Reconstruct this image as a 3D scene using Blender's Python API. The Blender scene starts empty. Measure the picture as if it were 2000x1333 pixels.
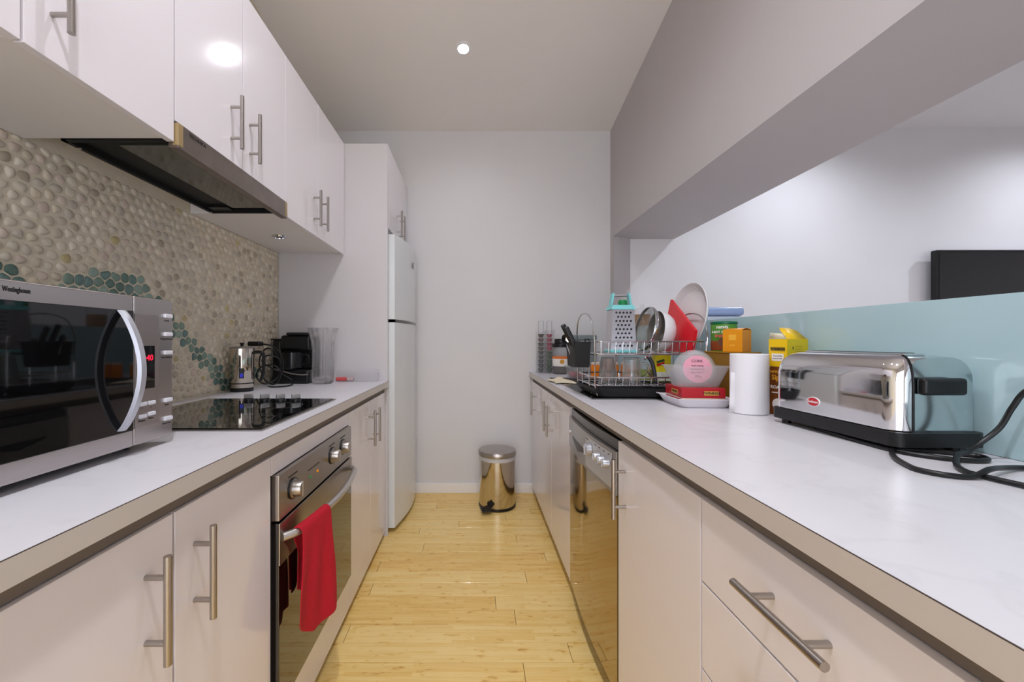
import bpy, bmesh, math, random
from mathutils import Vector, Matrix
random.seed(7)
PI = math.pi
sc = bpy.context.scene
COL = sc.collection

# ------------------------------------------------------------------ camera
CF, CX, CY, EYE = 790.0, 926.5, 667.0, 1.13      # focal length in pixels, principal point, eye height
cam = bpy.data.cameras.new('camera'); camo = bpy.data.objects.new('camera', cam); COL.objects.link(camo)
camo.location = (0, 0, EYE); camo.rotation_euler = (PI/2, 0, 0)
cam.sensor_width = 36; cam.lens = CF/2000*36; cam.shift_x = (1000-CX)/2000; cam.shift_y = 0
cam.clip_start = 0.02
sc.camera = camo
# ------------------------------------------------------------------ world, exposure
WORLD = 3.4                                        # fill light let in by the added window behind the viewer
w = bpy.data.worlds.new('world'); sc.world = w; w.use_nodes = True
w.node_tree.nodes['Background'].inputs[0].default_value = (0.88, 0.91, 1.0, 1)
w.node_tree.nodes['Background'].inputs[1].default_value = WORLD
sc.view_settings.view_transform = 'Standard'; sc.view_settings.look = 'None'
sc.view_settings.exposure = 0.1; sc.view_settings.gamma = 1; sc.view_settings.use_curve_mapping = False
KITCHEN_W, LIVING_W = (8.0, 37.0, 94.0), 54.0                   # watts of each ceiling downlight
KITCHEN_C, LIVING_C = (0.90, 0.91, 1.0), (0.84, 0.88, 1.0)

# ------------------------------------------------------------------ room measures (metres)
XL = -1.135          # face of the grout behind the left worktop
YB = 3.015           # kitchen end wall
YP = 2.34            # tall panel beside the refrigerator
ZT = 0.90            # worktop height
def ceil_z(y): return 2.695 + 0.193*(3.015-y)      # raked ceiling

def at(px, py, Y): return Vector(((px-CX)*Y/CF, Y, EYE-(py-CY)*Y/CF))

# ------------------------------------------------------------------ materials
MATS = {}
def lin(c):
    return tuple(((v/255)/12.92 if v/255 <= 0.04045 else ((v/255+0.055)/1.055)**2.4) for v in c)
def mat(name, rgb, rough=0.5, metal=0.0, spec=0.5, coat=0.0, trans=0.0, ior=1.45, emit=None, estr=0.0,
        var=0.0, vscale=20.0, bump=0.0, bscale=60.0, stretch=(1,1,1), alpha=1.0, aniso=0.0, sheen=0.0, objrand=0.0):
    if name in MATS: return MATS[name]
    m = bpy.data.materials.new(name); m.use_nodes = True
    nt = m.node_tree; N = nt.nodes; L = nt.links; b = N['Principled BSDF']
    c = lin(rgb) + (1,)
    b.inputs['Base Color'].default_value = c
    b.inputs['Roughness'].default_value = rough; b.inputs['Metallic'].default_value = metal
    b.inputs['Specular IOR Level'].default_value = spec; b.inputs['IOR'].default_value = ior
    b.inputs['Coat Weight'].default_value = coat; b.inputs['Coat Roughness'].default_value = 0.04
    b.inputs['Transmission Weight'].default_value = trans; b.inputs['Alpha'].default_value = alpha
    b.inputs['Anisotropic'].default_value = aniso; b.inputs['Sheen Weight'].default_value = sheen
    if emit:
        b.inputs['Emission Color'].default_value = lin(emit)+(1,); b.inputs['Emission Strength'].default_value = estr
    tc = N.new('ShaderNodeTexCoord'); mp = N.new('ShaderNodeMapping'); mp.inputs['Scale'].default_value = stretch
    L.new(tc.outputs['Object'], mp.inputs['Vector'])
    col = None
    if var > 0:
        n = N.new('ShaderNodeTexNoise'); n.inputs['Scale'].default_value = vscale; n.inputs['Detail'].default_value = 4
        L.new(mp.outputs['Vector'], n.inputs['Vector'])
        r = N.new('ShaderNodeMapRange'); r.inputs['From Min'].default_value = 0.3; r.inputs['From Max'].default_value = 0.7
        r.inputs['To Min'].default_value = 1-var; r.inputs['To Max'].default_value = 1+var*0.5
        L.new(n.outputs['Fac'], r.inputs['Value'])
        mx = N.new('ShaderNodeVectorMath'); mx.operation = 'SCALE'; mx.inputs[0].default_value = c[:3]
        L.new(r.outputs['Result'], mx.inputs['Scale']); col = mx.outputs['Vector']
    if objrand > 0:
        oi = N.new('ShaderNodeObjectInfo'); r2 = N.new('ShaderNodeMapRange')
        r2.inputs['To Min'].default_value = 1-objrand; r2.inputs['To Max'].default_value = 1+objrand*0.5
        L.new(oi.outputs['Random'], r2.inputs['Value'])
        mx2 = N.new('ShaderNodeVectorMath'); mx2.operation = 'SCALE'
        if col: L.new(col, mx2.inputs[0])
        else: mx2.inputs[0].default_value = c[:3]
        L.new(r2.outputs['Result'], mx2.inputs['Scale']); col = mx2.outputs['Vector']
    if col: L.new(col, b.inputs['Base Color'])
    if bump > 0:
        n2 = N.new('ShaderNodeTexNoise'); n2.inputs['Scale'].default_value = bscale; n2.inputs['Detail'].default_value = 3
        L.new(mp.outputs['Vector'], n2.inputs['Vector'])
        bp = N.new('ShaderNodeBump'); bp.inputs['Strength'].default_value = bump; bp.inputs['Distance'].default_value = 0.002
        L.new(n2.outputs['Fac'], bp.inputs['Height']); L.new(bp.outputs['Normal'], b.inputs['Normal'])
    MATS[name] = m
    return m

M_wall   = mat('wall_paint', (222, 220, 220), 0.6, var=0.02, vscale=3, bump=0.05, bscale=150)
M_livwall= mat('living_wall_paint', (232, 231, 232), 0.6, var=0.02, vscale=3, bump=0.05, bscale=150)
M_grey   = mat('grey_wall_paint', (192, 186, 186), 0.55, var=0.02, vscale=3, bump=0.05, bscale=150)
M_ceil   = mat('ceiling_paint', (236, 230, 224), 0.7, var=0.02, vscale=2)
M_white  = mat('white_gloss_door', (236, 230, 232), 0.13, spec=0.5, coat=0.3)
M_carc   = mat('white_carcase', (236, 231, 226), 0.35)
M_panelw = mat('white_satin_panel', (212, 207, 207), 0.3)
M_steel  = mat('brushed_steel', (178, 172, 166), 0.28, 1.0, var=0.06, vscale=40, stretch=(1, 1, 30))
M_handle = mat('satin_nickel', (176, 170, 164), 0.3, 1.0)
M_chrome = mat('chrome', (225, 225, 228), 0.06, 1.0)
M_wire   = mat('chrome_wire', (200, 200, 202), 0.15, 1.0)
M_mirror = mat('polished_steel', (200, 192, 180), 0.09, 1.0)
M_blackg = mat('black_glass', (10, 10, 11), 0.03, spec=0.5, coat=0.3)
M_ovenglass = mat('oven_mirror_glass', (16, 13, 10), 0.04, spec=0.7, ior=1.6, coat=0.4)
M_black  = mat('black_plastic', (18, 18, 19), 0.35)
M_matblk = mat('matt_black', (12, 12, 12), 0.6)
M_dark   = mat('dark_gap', (58, 52, 47), 0.7)
M_kick   = mat('kickboard', (150, 140, 128), 0.4)
M_bamgap = mat('floor_underlay', (92, 66, 30), 0.8)
M_text   = mat('dark_print', (40, 38, 38), 0.5)
M_rubber = mat('black_rubber', (15, 15, 16), 0.4)
M_glass  = mat('clear_glass', (255, 255, 255), 0.02, trans=1.0, ior=1.38, alpha=0.55)
M_clear  = mat('clear_plastic', (240, 240, 242), 0.08, trans=0.8, ior=1.2, alpha=0.3)
M_wplast = mat('white_plastic', (232, 232, 234), 0.35)
M_silver = mat('silver_plastic', (190, 192, 198), 0.3, 0.6)
M_worksurf = None

def worktop_mat():
    m = mat('marbled_laminate', (222, 220, 224), 0.28)
    nt = m.node_tree; N = nt.nodes; L = nt.links; b = N['Principled BSDF']
    tc = N.new('ShaderNodeTexCoord')
    n = N.new('ShaderNodeTexNoise'); n.inputs['Scale'].default_value = 2.2; n.inputs['Detail'].default_value = 6; n.inputs['Distortion'].default_value = 1.6
    L.new(tc.outputs['Object'], n.inputs['Vector'])
    cr = N.new('ShaderNodeValToRGB'); e = cr.color_ramp.elements
    base = lin((222, 220, 224))+(1,)
    e[0].position = 0.47; e[0].color = base; e[1].position = 0.53; e[1].color = base
    k = cr.color_ramp.elements.new(0.5); k.color = lin((217, 215, 219))+(1,)
    L.new(n.outputs['Fac'], cr.inputs['Fac']); L.new(cr.outputs['Color'], b.inputs['Base Color'])
    return m
M_top = worktop_mat()
M_edge = mat('worktop_edge', (206, 198, 190), 0.35)

def bamboo_mat():
    m = mat('bamboo_board', (226, 184, 110), 0.3, coat=0.15)
    nt = m.node_tree; N = nt.nodes; L = nt.links; b = N['Principled BSDF']
    tc = N.new('ShaderNodeTexCoord'); oi = N.new('ShaderNodeObjectInfo')
    off = N.new('ShaderNodeVectorMath'); off.operation = 'SCALE'; off.inputs[0].default_value = (37, 19, 11)
    L.new(oi.outputs['Random'], off.inputs['Scale'])
    add = N.new('ShaderNodeVectorMath'); add.operation = 'ADD'
    L.new(tc.outputs['Object'], add.inputs[0]); L.new(off.outputs['Vector'], add.inputs[1])
    # strips inside a board
    br = N.new('ShaderNodeTexBrick'); br.inputs['Scale'].default_value = 1.0
    br.inputs['Brick Width'].default_value = 0.23; br.inputs['Row Height'].default_value = 0.0186
    br.inputs['Mortar Size'].default_value = 0.0004; br.offset = 0.37
    br.inputs['Color1'].default_value = (0.25,)*3+(1,); br.inputs['Color2'].default_value = (0.85,)*3+(1,); br.inputs['Mortar'].default_value = (0.35,)*3+(1,)
    L.new(add.outputs['Vector'], br.inputs['Vector'])
    mp = N.new('ShaderNodeMapping'); mp.inputs['Scale'].default_value = (5, 90, 10); L.new(add.outputs['Vector'], mp.inputs['Vector'])
    n = N.new('ShaderNodeTexNoise'); n.inputs['Scale'].default_value = 1.5; n.inputs['Detail'].default_value = 4; L.new(mp.outputs['Vector'], n.inputs['Vector'])
    mp2 = N.new('ShaderNodeMapping'); mp2.inputs['Scale'].default_value = (24, 52, 10); L.new(add.outputs['Vector'], mp2.inputs['Vector'])
    n2 = N.new('ShaderNodeTexNoise'); n2.inputs['Scale'].default_value = 1.0; n2.inputs['Detail'].default_value = 1; L.new(mp2.outputs['Vector'], n2.inputs['Vector'])
    kn = N.new('ShaderNodeMapRange'); kn.inputs['From Min'].default_value = 0.62; kn.inputs['From Max'].default_value = 0.8; kn.inputs['To Max'].default_value = 0.55
    L.new(n2.outputs['Fac'], kn.inputs['Value'])
    m1 = N.new('ShaderNodeMath'); m1.operation = 'MULTIPLY_ADD'; m1.inputs[1].default_value = 0.45; L.new(br.outputs['Color'], m1.inputs[0])
    m0 = N.new('ShaderNodeMath'); m0.operation = 'MULTIPLY'; m0.inputs[1].default_value = 0.55; L.new(n.outputs['Fac'], m0.inputs[0]); L.new(m0.outputs[0], m1.inputs[2])
    m2 = N.new('ShaderNodeMath'); m2.operation = 'SUBTRACT'; L.new(m1.outputs[0], m2.inputs[0]); L.new(kn.outputs['Result'], m2.inputs[1])
    m3 = N.new('ShaderNodeMath'); m3.operation = 'MULTIPLY_ADD'; m3.inputs[1].default_value = 0.25; L.new(oi.outputs['Random'], m3.inputs[0]); L.new(m2.outputs[0], m3.inputs[2])
    cr = N.new('ShaderNodeValToRGB'); e = cr.color_ramp.elements
    e[0].position = 0.1; e[0].color = lin((210, 158, 80))+(1,); e[1].position = 0.85; e[1].color = lin((248, 218, 144))+(1,)
    k = e.new(0.5); k.color = lin((238, 198, 114))+(1,)
    L.new(m3.outputs[0], cr.inputs['Fac']); L.new(cr.outputs['Color'], b.inputs['Base Color'])
    return m
M_bamboo = bamboo_mat()

# ------------------------------------------------------------------ mesh helpers
class MB:
    """collects shapes into one mesh"""
    def __init__(s): s.bm = bmesh.new(); s.bev = False
    def box(s, x0, x1, y0, y1, z0, z1, bev=0.0, seg=2, M=None):
        g = bmesh.ops.create_cube(s.bm, size=1.0)
        vs = g['verts']
        T = Matrix.Translation(((x0+x1)/2, (y0+y1)/2, (z0+z1)/2)) @ Matrix.Diagonal((abs(x1-x0), abs(y1-y0), abs(z1-z0), 1))
        if M is not None: T = M @ T
        bmesh.ops.transform(s.bm, matrix=T, verts=vs)
        if bev > 0:
            s.bev = True
            es = list({e for v in vs for e in v.link_edges})
            bmesh.ops.bevel(s.bm, geom=es, offset=bev, segments=seg, profile=0.5, affect='EDGES', clamp_overlap=True)
        return s
    def grid(s, P, closed_u=False, closed_v=False):
        vs = [[s.bm.verts.new(p) for p in r] for r in P]
        nu, nv = len(vs), len(vs[0])
        for i in range(nu if closed_u else nu-1):
            for j in range(nv if closed_v else nv-1):
                a, b, c, d = vs[i][j], vs[(i+1) % nu][j], vs[(i+1) % nu][(j+1) % nv], vs[i][(j+1) % nv]
                try: s.bm.faces.new((a, b, c, d))
                except ValueError: pass
        return vs
    def face(s, pts):
        s.bm.faces.new([s.bm.verts.new(p) for p in pts]); return s
    def tube(s, pts, r, n=8, caps=True, closed=False, rad=None):
        pts = [Vector(p) for p in pts]; m = len(pts)
        rings = []; up = None
        for i, p in enumerate(pts):
            if closed: t = pts[(i+1) % m]-pts[i-1]
            else: t = pts[min(i+1, m-1)]-pts[max(i-1, 0)]
            t.normalize()
            if up is None:
                up = Vector((0, 0, 1)) if abs(t.z) < 0.9 else Vector((0, 1, 0))
            u = (up - t*up.dot(t))
            if u.length < 1e-6: u = t.orthogonal()
            u.normalize(); v = t.cross(u); up = u
            rr = rad[i] if rad else r
            rings.append([p + (u*math.cos(a)+v*math.sin(a))*rr for a in [2*PI*k/n for k in range(n)]])
        vs = s.grid(rings, closed_u=closed, closed_v=True)
        if caps and not closed:
            s.bm.faces.new(vs[0]); s.bm.faces.new(list(reversed(vs[-1])))
        return s
    def cyl(s, p0, p1, r, r1=None, n=16):
        return s.tube([p0, p1], r, n, rad=[r, r if r1 is None else r1])
    def lathe(s, prof, n=32, c=(0, 0, 0), M=None, flute=None):
        rings = []
        for (r, z) in prof:
            ring = []
            for k in range(n):
                a = 2*PI*k/n
                rr = max(r, 1e-4)
                if flute: rr = rr*(1+flute(a, z))
                p = Vector((c[0]+rr*math.cos(a), c[1]+rr*math.sin(a), c[2]+z))
                ring.append(M @ p if M is not None else p)
            rings.append(ring)
        s.grid(rings, closed_v=True); return s
    def prism(s, poly, z0, z1, M=None):
        """plan polygon (x, y) pulled up from z0 to z1"""
        f = (lambda p: M @ Vector(p)) if M is not None else Vector
        a = [s.bm.verts.new(f((p[0], p[1], z0))) for p in poly]; b = [s.bm.verts.new(f((p[0], p[1], z1))) for p in poly]
        s.bm.faces.new(list(reversed(a))); s.bm.faces.new(b)
        for i in range(len(a)):
            j = (i+1) % len(a); s.bm.faces.new((a[i], a[j], b[j], b[i]))
        return s
    def bevel_all(s, w, seg=2):
        s.bev = True
        es = [e for e in s.bm.edges if len(e.link_faces) == 2 and e.calc_face_angle(0) > 0.6]
        bmesh.ops.bevel(s.bm, geom=es, offset=w, segments=seg, profile=0.5, affect='EDGES', clamp_overlap=True); return s
OFF = {}
def link(name, me, m, parent=None, base=None, smooth=True, angle=35, recalc=True):
    o = bpy.data.objects.new(name, me); COL.objects.link(o)
    if m is not None and not me.materials: me.materials.append(m)
    if parent is not None:
        o.parent = parent; OFF[o.name] = OFF.get(parent.name, Vector((0, 0, 0)))
        off = OFF[o.name]
    else:
        off = Vector(base) if base is not None else Vector((0, 0, 0))
        o.location = off; OFF[o.name] = off
    if off.length: me.transform(Matrix.Translation(-off))
    if smooth:
        me.polygons.foreach_set('use_smooth', [True]*len(me.polygons)); me.set_sharp_from_angle(angle=math.radians(angle))
    return o
def obj(name, mb, m, parent=None, base=None, smooth=True, angle=35):
    bmesh.ops.recalc_face_normals(mb.bm, faces=mb.bm.faces)
    me = bpy.data.meshes.new(name); mb.bm.to_mesh(me); mb.bm.free()
    o = link(name, me, m, parent, base, smooth, angle)
    if mb.bev and smooth:
        wn = o.modifiers.new('weighted_normals', 'WEIGHTED_NORMAL'); wn.keep_sharp = True; wn.weight = 100
    return o
def tag(o, label, cat, group=None, kind=None):
    if label: o['label'] = label
    if cat: o['category'] = cat
    if group: o['group'] = group
    if kind: o['kind'] = kind
    return o
def thing(name, label, cat, loc, group=None):
    o = bpy.data.objects.new(name, None); COL.objects.link(o); o.location = loc; OFF[o.name] = Vector(loc)
    o.empty_display_size = 0.05
    return tag(o, label, cat, group)
def struct(name, mb, m, label=None, smooth=False):
    o = obj(name, mb, m, smooth=smooth); o['kind'] = 'structure'
    if label: o['label'] = label
    return o
def text(name, body, size, origin, xdir, up, m, parent, bold=0.0, align='CENTER', xs=1.0):
    cu = bpy.data.curves.new(name, 'FONT'); cu.body = body; cu.size = size; cu.align_x = align; cu.align_y = 'CENTER'
    cu.extrude = 0.00015; cu.offset = bold; cu.resolution_u = 2
    t = bpy.data.objects.new(name, cu); COL.objects.link(t)
    dg = bpy.context.evaluated_depsgraph_get(); me = bpy.data.meshes.new_from_object(t.evaluated_get(dg))
    bpy.data.objects.remove(t); bpy.data.curves.remove(cu)
    x = Vector(xdir).normalized(); u = Vector(up).normalized(); n = x.cross(u)
    T = Matrix((x, u, n)).transposed().to_4x4(); T.translation = Vector(origin); T = T @ Matrix.Diagonal((xs, 1, 1, 1))
    me.transform(T); me.name = name
    return link(name, me, m, parent, smooth=False)
def spline(pts, k=8):
    P = [Vector(p) for p in pts]; out = []
    for i in range(len(P)-1):
        p0 = P[max(i-1, 0)]; p1 = P[i]; p2 = P[i+1]; p3 = P[min(i+2, len(P)-1)]
        for j in range(k):
            t = j/k
            out.append(0.5*((2*p1)+(p2-p0)*t+(2*p0-5*p1+4*p2-p3)*t*t+(3*p1-p0-3*p2+p3)*t**3))
    out.append(P[-1]); return out
def rotz(a, c): return Matrix.Translation(c) @ Matrix.Rotation(a, 4, 'Z') @ Matrix.Translation(-Vector(c))

# ================================================================== THE ROOM
Y0 = -1.7
struct('ceiling', MB().prism([(-1.25, 0), (1.02, 0), (1.02, 1), (-1.25, 1)], 0, 1,
       Matrix(((1, 0, 0, 0), (0, YB+0.12-Y0, 0, Y0), (0, -(YB+0.12-Y0)*0.193, 0.08, ceil_z(Y0)), (0, 0, 0, 1)))), M_ceil)
struct('ceiling_living', MB().prism([(1.02, 0), (5.6, 0), (5.6, 1), (1.02, 1)], 0, 1,
       Matrix(((1, 0, 0, 0), (0, YB+0.12-Y0, 0, Y0), (0, -(YB+0.12-Y0)*0.193, 0.08, ceil_z(Y0)+0.045), (0, 0, 0, 1)))), M_livwall)
wall_left = struct('wall_left', MB().box(-1.255, XL, Y0, YB+0.12, 0, 4.0), mat('cream_grout', (224, 213, 190), 0.75, var=0.05, vscale=30, bump=0.3, bscale=250))
struct('wall_back', MB().box(XL, 1.0135, YB, YB+0.12, 0, 4.0), M_wall)
struct('wall_back_living', MB().box(1.0135, 5.6, YB+0.025, YB+0.12, 0, 4.0), M_livwall)
struct('wall_right_living', MB().box(5.6, 5.7, Y0, YB+0.12, 0, 4.0), M_livwall)
# wall behind the viewer, with an added glazed opening for fill light
b = MB().box(-1.255, 5.7, Y0-0.1, Y0, 2.45, 4.2)
for xa, xb in ((-1.255, -1.05), (0.95, 5.7)): b.box(xa, xb, Y0-0.1, Y0, 0, 2.45)
struct('wall_near', b, M_wall)
for i, (xa, xb) in enumerate(((-1.05, 0.95),)):  # unseen window, added to brighten doors, ceiling and bulkhead
    b = MB()
    for (c, d, e, f) in ((xa, xb, 0.0, 0.06), (xa, xb, 2.39, 2.45), (xa, xa+.06, .06, 2.39), (xb-.06, xb, .06, 2.39), ((xa+xb)/2-.03, (xa+xb)/2+.03, .06, 2.39)): b.box(c, d, Y0-.08, Y0-.02, e, f)
    wf = struct('window_%d' % (i+1), b, M_wplast)
    for c, d in ((xa+.061, (xa+xb)/2-.031), ((xa+xb)/2+.031, xb-.061)): obj('pane', MB().box(c, d, Y0-.055, Y0-.045, .061, 2.389), mat('window_glass', (250, 252, 252), 0.0, trans=1.0, alpha=0.12), wf, smooth=False)
struct('wall_right_upper', MB().box(1.0135, 1.50, Y0, YB+0.025, 1.897, 4.0), M_grey)
struct('wall_right_lower', MB().box(1.056, 1.48, -1.2, YB+0.025, 0, 1.215), M_grey)
struct('wall_right_nib', MB().prism([(1.0135, YB), (1.0135, 2.94), (1.172, YB+0.025), (1.10, YB+0.03)], 1.2151, 1.897), M_grey)
struct('floor_living', MB().box(1.48, 5.6, Y0, YB+0.025, -0.05, 0.0), mat('bounce_floor', (212, 200, 188), 0.95, var=.06, vscale=80, bump=.5, bscale=300))  # unseen floor; its pale surface is made up to bounce neutral light
struct('baseboard_back', MB().box(XL, 1.0135, YB-0.014, YB, 0, 0.072, 0.003), mat('baseboard_paint', (240, 236, 232), 0.4))

# --- bamboo floor, board by board
floor = struct('floor', MB().box(XL, 1.056, Y0, YB, -0.05, -0.004), M_bamgap, 'pale golden bamboo floor of staggered boards')
PW = 0.0935
row = 0; y = YB-0.004
while y > -1.4:
    x = XL - random.uniform(0.05, 0.9)
    while x < 1.05:
        xa, xb = max(x, XL+0.002), min(x+0.96, 1.05)
        if xb-xa > 0.03:
            cx_, cy_ = (xa+xb)/2, y-PW/2
            b = MB().box(xa+0.0008-cx_, xb-0.0008-cx_, -PW/2+0.0008, PW/2-0.0008, -0.012, 0.0, 0.0008, 1)
            p = obj('bamboo_board', b, M_bamboo, smooth=False); p.location = (cx_, cy_, random.uniform(-0.0003, 0.0)); p.parent = floor
        x += 0.96
    y -= PW; row += 1

# --- pebble mosaic on the left wall
def pebbles():
    S = 0.034; y0, y1, z0, z1 = 0.42, YP-0.003, ZT+0.003, 1.642
    pts = []; r = 0; z = z0+S*0.4
    while z < z1:
        yy = y0+S*(0.3+0.5*(r % 2))
        while yy < y1:
            pts.append([yy+random.uniform(-.33, .33)*S, z+random.uniform(-.3, .3)*S]); yy += S
        z += S*0.88; r += 1
    path = [(.55, 1.28), (.80, 1.33), (.93, 1.33), (.975, 1.285), (1.02, 1.235), (1.07, 1.23), (1.12, 1.255), (1.18, 1.287), (1.2546, 1.314), (1.349, 1.302),
            (1.448, 1.253), (1.535, 1.182), (1.648, 1.092), (1.73, 1.03), (1.798, .975), (1.86, .93), (1.96, .94), (2.09, .975)]
    def band(p):
        best = 9
        for a, b in zip(path, path[1:]):
            A = Vector(a); B = Vector(b); Q = Vector(p); t = max(0, min(1, (Q-A).dot(B-A)/(B-A).length_squared))
            best = min(best, (Q-(A+(B-A)*t)).length)
        wdt = 0.048 if 1.1 < p[0] < 1.40 else 0.034
        return best < wdt
    def cells(P):
        G = {}
        for i, p in enumerate(P): G.setdefault((int(p[0]/S), int(p[1]/S)), []).append(i)
        out = []
        for i, p in enumerate(P):
            poly = [(y0, z0), (y1, z0), (y1, z1), (y0, z1)]
            poly = [(max(y0, p[0]-2*S), max(z0, p[1]-2*S)), (min(y1, p[0]+2*S), max(z0, p[1]-2*S)), (min(y1, p[0]+2*S), min(z1, p[1]+2*S)), (max(y0, p[0]-2*S), min(z1, p[1]+2*S))]
            gi, gj = int(p[0]/S), int(p[1]/S)
            for a in range(gi-3, gi+4):
                for b in range(gj-3, gj+4):
                    for j in G.get((a, b), ()):
                        if j == i: continue
                        q = P[j]; mx, my = (p[0]+q[0])/2, (p[1]+q[1])/2; nx, ny = q[0]-p[0], q[1]-p[1]
                        new = []
                        for k in range(len(poly)):
                            A = poly[k]; B = poly[(k+1) % len(poly)]
                            da = (A[0]-mx)*nx+(A[1]-my)*ny; db = (B[0]-mx)*nx+(B[1]-my)*ny
                            if da <= 0: new.append(A)
                            if da*db < 0:
                                t = da/(da-db); new.append((A[0]+(B[0]-A[0])*t, A[1]+(B[1]-A[1])*t))
                        poly = new
                        if len(poly) < 3: break
            out.append(poly)
        return out
    def centroid(poly):
        A = cx = cy = 0
        for (a, b), (c, d) in zip(poly, poly[1:]+poly[:1]):
            k = a*d-c*b; A += k; cx += (a+c)*k; cy += (b+d)*k
        return (cx/(3*A), cy/(3*A), abs(A)/2)
    c = cells(pts); pts = [list(centroid(q)[:2]) for q in c]; c = cells(pts)
    cream = [mat('pebble_cream', (222, 211, 190), .55, objrand=.12), mat('pebble_beige', (212, 199, 175), .55, objrand=.12), mat('pebble_grey', (200, 190, 173), .5, objrand=.12),
             mat('pebble_taupe', (182, 168, 147), .5, objrand=.1), mat('pebble_ochre', (198, 182, 134), .5, objrand=.1), mat('pebble_rose', (214, 197, 180), .5, objrand=.1)]
    green = [mat('pebble_sage', (128, 152, 138), .4, objrand=.1), mat('pebble_teal', (98, 126, 116), .4, objrand=.1), mat('pebble_mint', (150, 172, 158), .4, objrand=.1),
             mat('pebble_seagreen', (108, 136, 131), .4, objrand=.1), mat('pebble_deepgreen', (78, 104, 96), .4, objrand=.1)]
    allm = cream+green
    items = []
    for poly in c:
        cy, cz, area = centroid(poly); g = band((cy, cz))
        gap = 0.0016 if g else random.uniform(0.0018, 0.0036)
        R = math.sqrt(area/PI); k = 1-gap/R*1.25
        el = 1.0 if g else random.uniform(0.9, 1.0)
        q = [((a-cy)*k, (b-cz)*k*el) for a, b in poly]
        # drop near-duplicate corners, then round the outline
        qq = []
        for v in q:
            if not qq or (Vector(v)-Vector(qq[-1])).length > 0.002: qq.append(v)
        q = qq
        if len(q) < 3: continue
        t = 0.18 if g else 0.27
        for it in range(2):
            q = [w_ for A, B in zip(q, q[1:]+q[:1]) for w_ in ((A[0]*(1-t)+B[0]*t, A[1]*(1-t)+B[1]*t), (A[0]*t+B[0]*(1-t), A[1]*t+B[1]*(1-t)))]
            t = 0.25
            if it == 0 and len(q) > 12: break
        h = random.uniform(0.0035, 0.005) if g else random.uniform(0.004, 0.007)
        mi = 6+random.choices(range(5), (30, 25, 15, 20, 10))[0] if g else random.choices(range(6), (38, 27, 16, 8, 3, 8))[0]
        px = CX - 1.13*CF/cy; py = CY-(cz-EYE)*CF/cy
        hidden = px < 6 or (px < 335 and py > 535+0.148*px)
        items.append((0 if hidden else area/cy**3*(50 if g else 1), cy, cz, q, h, mi, g))
    items.sort(key=lambda i: -i[0])
    def shape(verts, faces, mats, y_, z_, q, h, mi, g):
        n = len(q); o = len(verts); e1, e2 = (0.86, 0.5) if g else (0.82, 0.45)
        verts += [(-0.001, y_+a, z_+b) for a, b in q] + [(h*(0.8 if g else 0.62), y_+a*e1, z_+b*e1) for a, b in q] + [(h*0.97, y_+a*e2, z_+b*e2) for a, b in q] + [(h, y_, z_)]
        for k in range(n):
            j = (k+1) % n
            faces += [(o+k, o+j, o+n+j, o+n+k), (o+n+k, o+n+j, o+2*n+j, o+2*n+k), (o+2*n+k, o+2*n+j, o+3*n)]; mats += [mi]*3
    for it in items[:300]:
        _, cy, cz, q, h, mi, g = it; V, F, K = [], [], []
        shape(V, F, K, 0, 0, q, h, mi, g)
        me = bpy.data.meshes.new('pebble'); me.from_pydata(V, [], F); me.materials.append(allm[mi]); me.polygons.foreach_set('use_smooth', [True]*len(F))
        o = bpy.data.objects.new('pebble', me); COL.objects.link(o); o.parent = wall_left; o.location = (XL, cy, cz)
    V, F, K = [], [], []
    for it in items[300:]: shape(V, F, K, *it[1:])
    me = bpy.data.meshes.new('pebble_field'); me.from_pydata(V, [], F)
    for m in allm: me.materials.append(m)
    me.polygons.foreach_set('material_index', K); me.polygons.foreach_set('use_smooth', [True]*len(F))
    o = bpy.data.objects.new('pebble_field', me); COL.objects.link(o); o.parent = wall_left; o.location = (XL, 0, 0); o['kind'] = 'stuff'
pebbles()

# --- ceiling downlights
def downlight(x, y, label, zc, watts, colr, n_out=(0, 0.193, 1), group=None):
    t = thing('downlight', label, 'downlight', (x, y, zc), group)
    R = Matrix.Translation((x, y, zc)) @ Vector((0, 0, 1)).rotation_difference(Vector(n_out)).to_matrix().to_4x4()
    obj('trim_ring', MB().lathe([(0.030, -0.001), (0.032, -0.006), (0.043, -0.005), (0.046, -0.0005), (0.030, -0.0005)], 32, M=R), mat('downlight_trim', (235, 235, 235), 0.3), t)
    obj('lens', MB().lathe([(0.0, -0.0035), (0.02, -0.0035), (0.030, -0.0025), (0.030, -0.001)], 24, M=R),
        mat('lamp_glow_'+str(int(colr[0]*99)), (255, 255, 255), 0.5, emit=(255, 250, 244), estr=25.0), t)
    l = bpy.data.lights.new('downlight_beam', 'SPOT'); l.energy = watts; l.color = colr; l.spot_size = math.radians(150); l.spot_blend = 1.0; l.shadow_soft_size = 0.035
    lo = bpy.data.objects.new('downlight_beam', l); COL.objects.link(lo); lo.parent = t; lo.location = (0, 0, -0.045)
KL = [(-0.064, 2.341, 'lit round downlight in the kitchen ceiling, furthest from the viewer'), (-0.07, 1.08, 'lit round downlight above the middle of the aisle'),
      (-0.07, 0.0, 'lit round downlight above the near end of the aisle')]
for (x, y, lb), kw in zip(KL, KITCHEN_W): downlight(x, y, lb, ceil_z(y), kw, KITCHEN_C, group='kitchen downlights')
LV = [(2.35, 2.35, 'first living room downlight beside the grey bulkhead near end wall'), (4.2, 2.35, 'living room downlight near the television'), (2.35, 0.6, 'living room downlight beside the middle of the bulkhead'),
      (4.2, 0.6, 'living room downlight in the middle of the room'), (2.35, -1.0, 'living room downlight by the bulkhead behind the viewer'), (4.2, -1.0, 'living room downlight in the far rear corner')]
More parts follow.
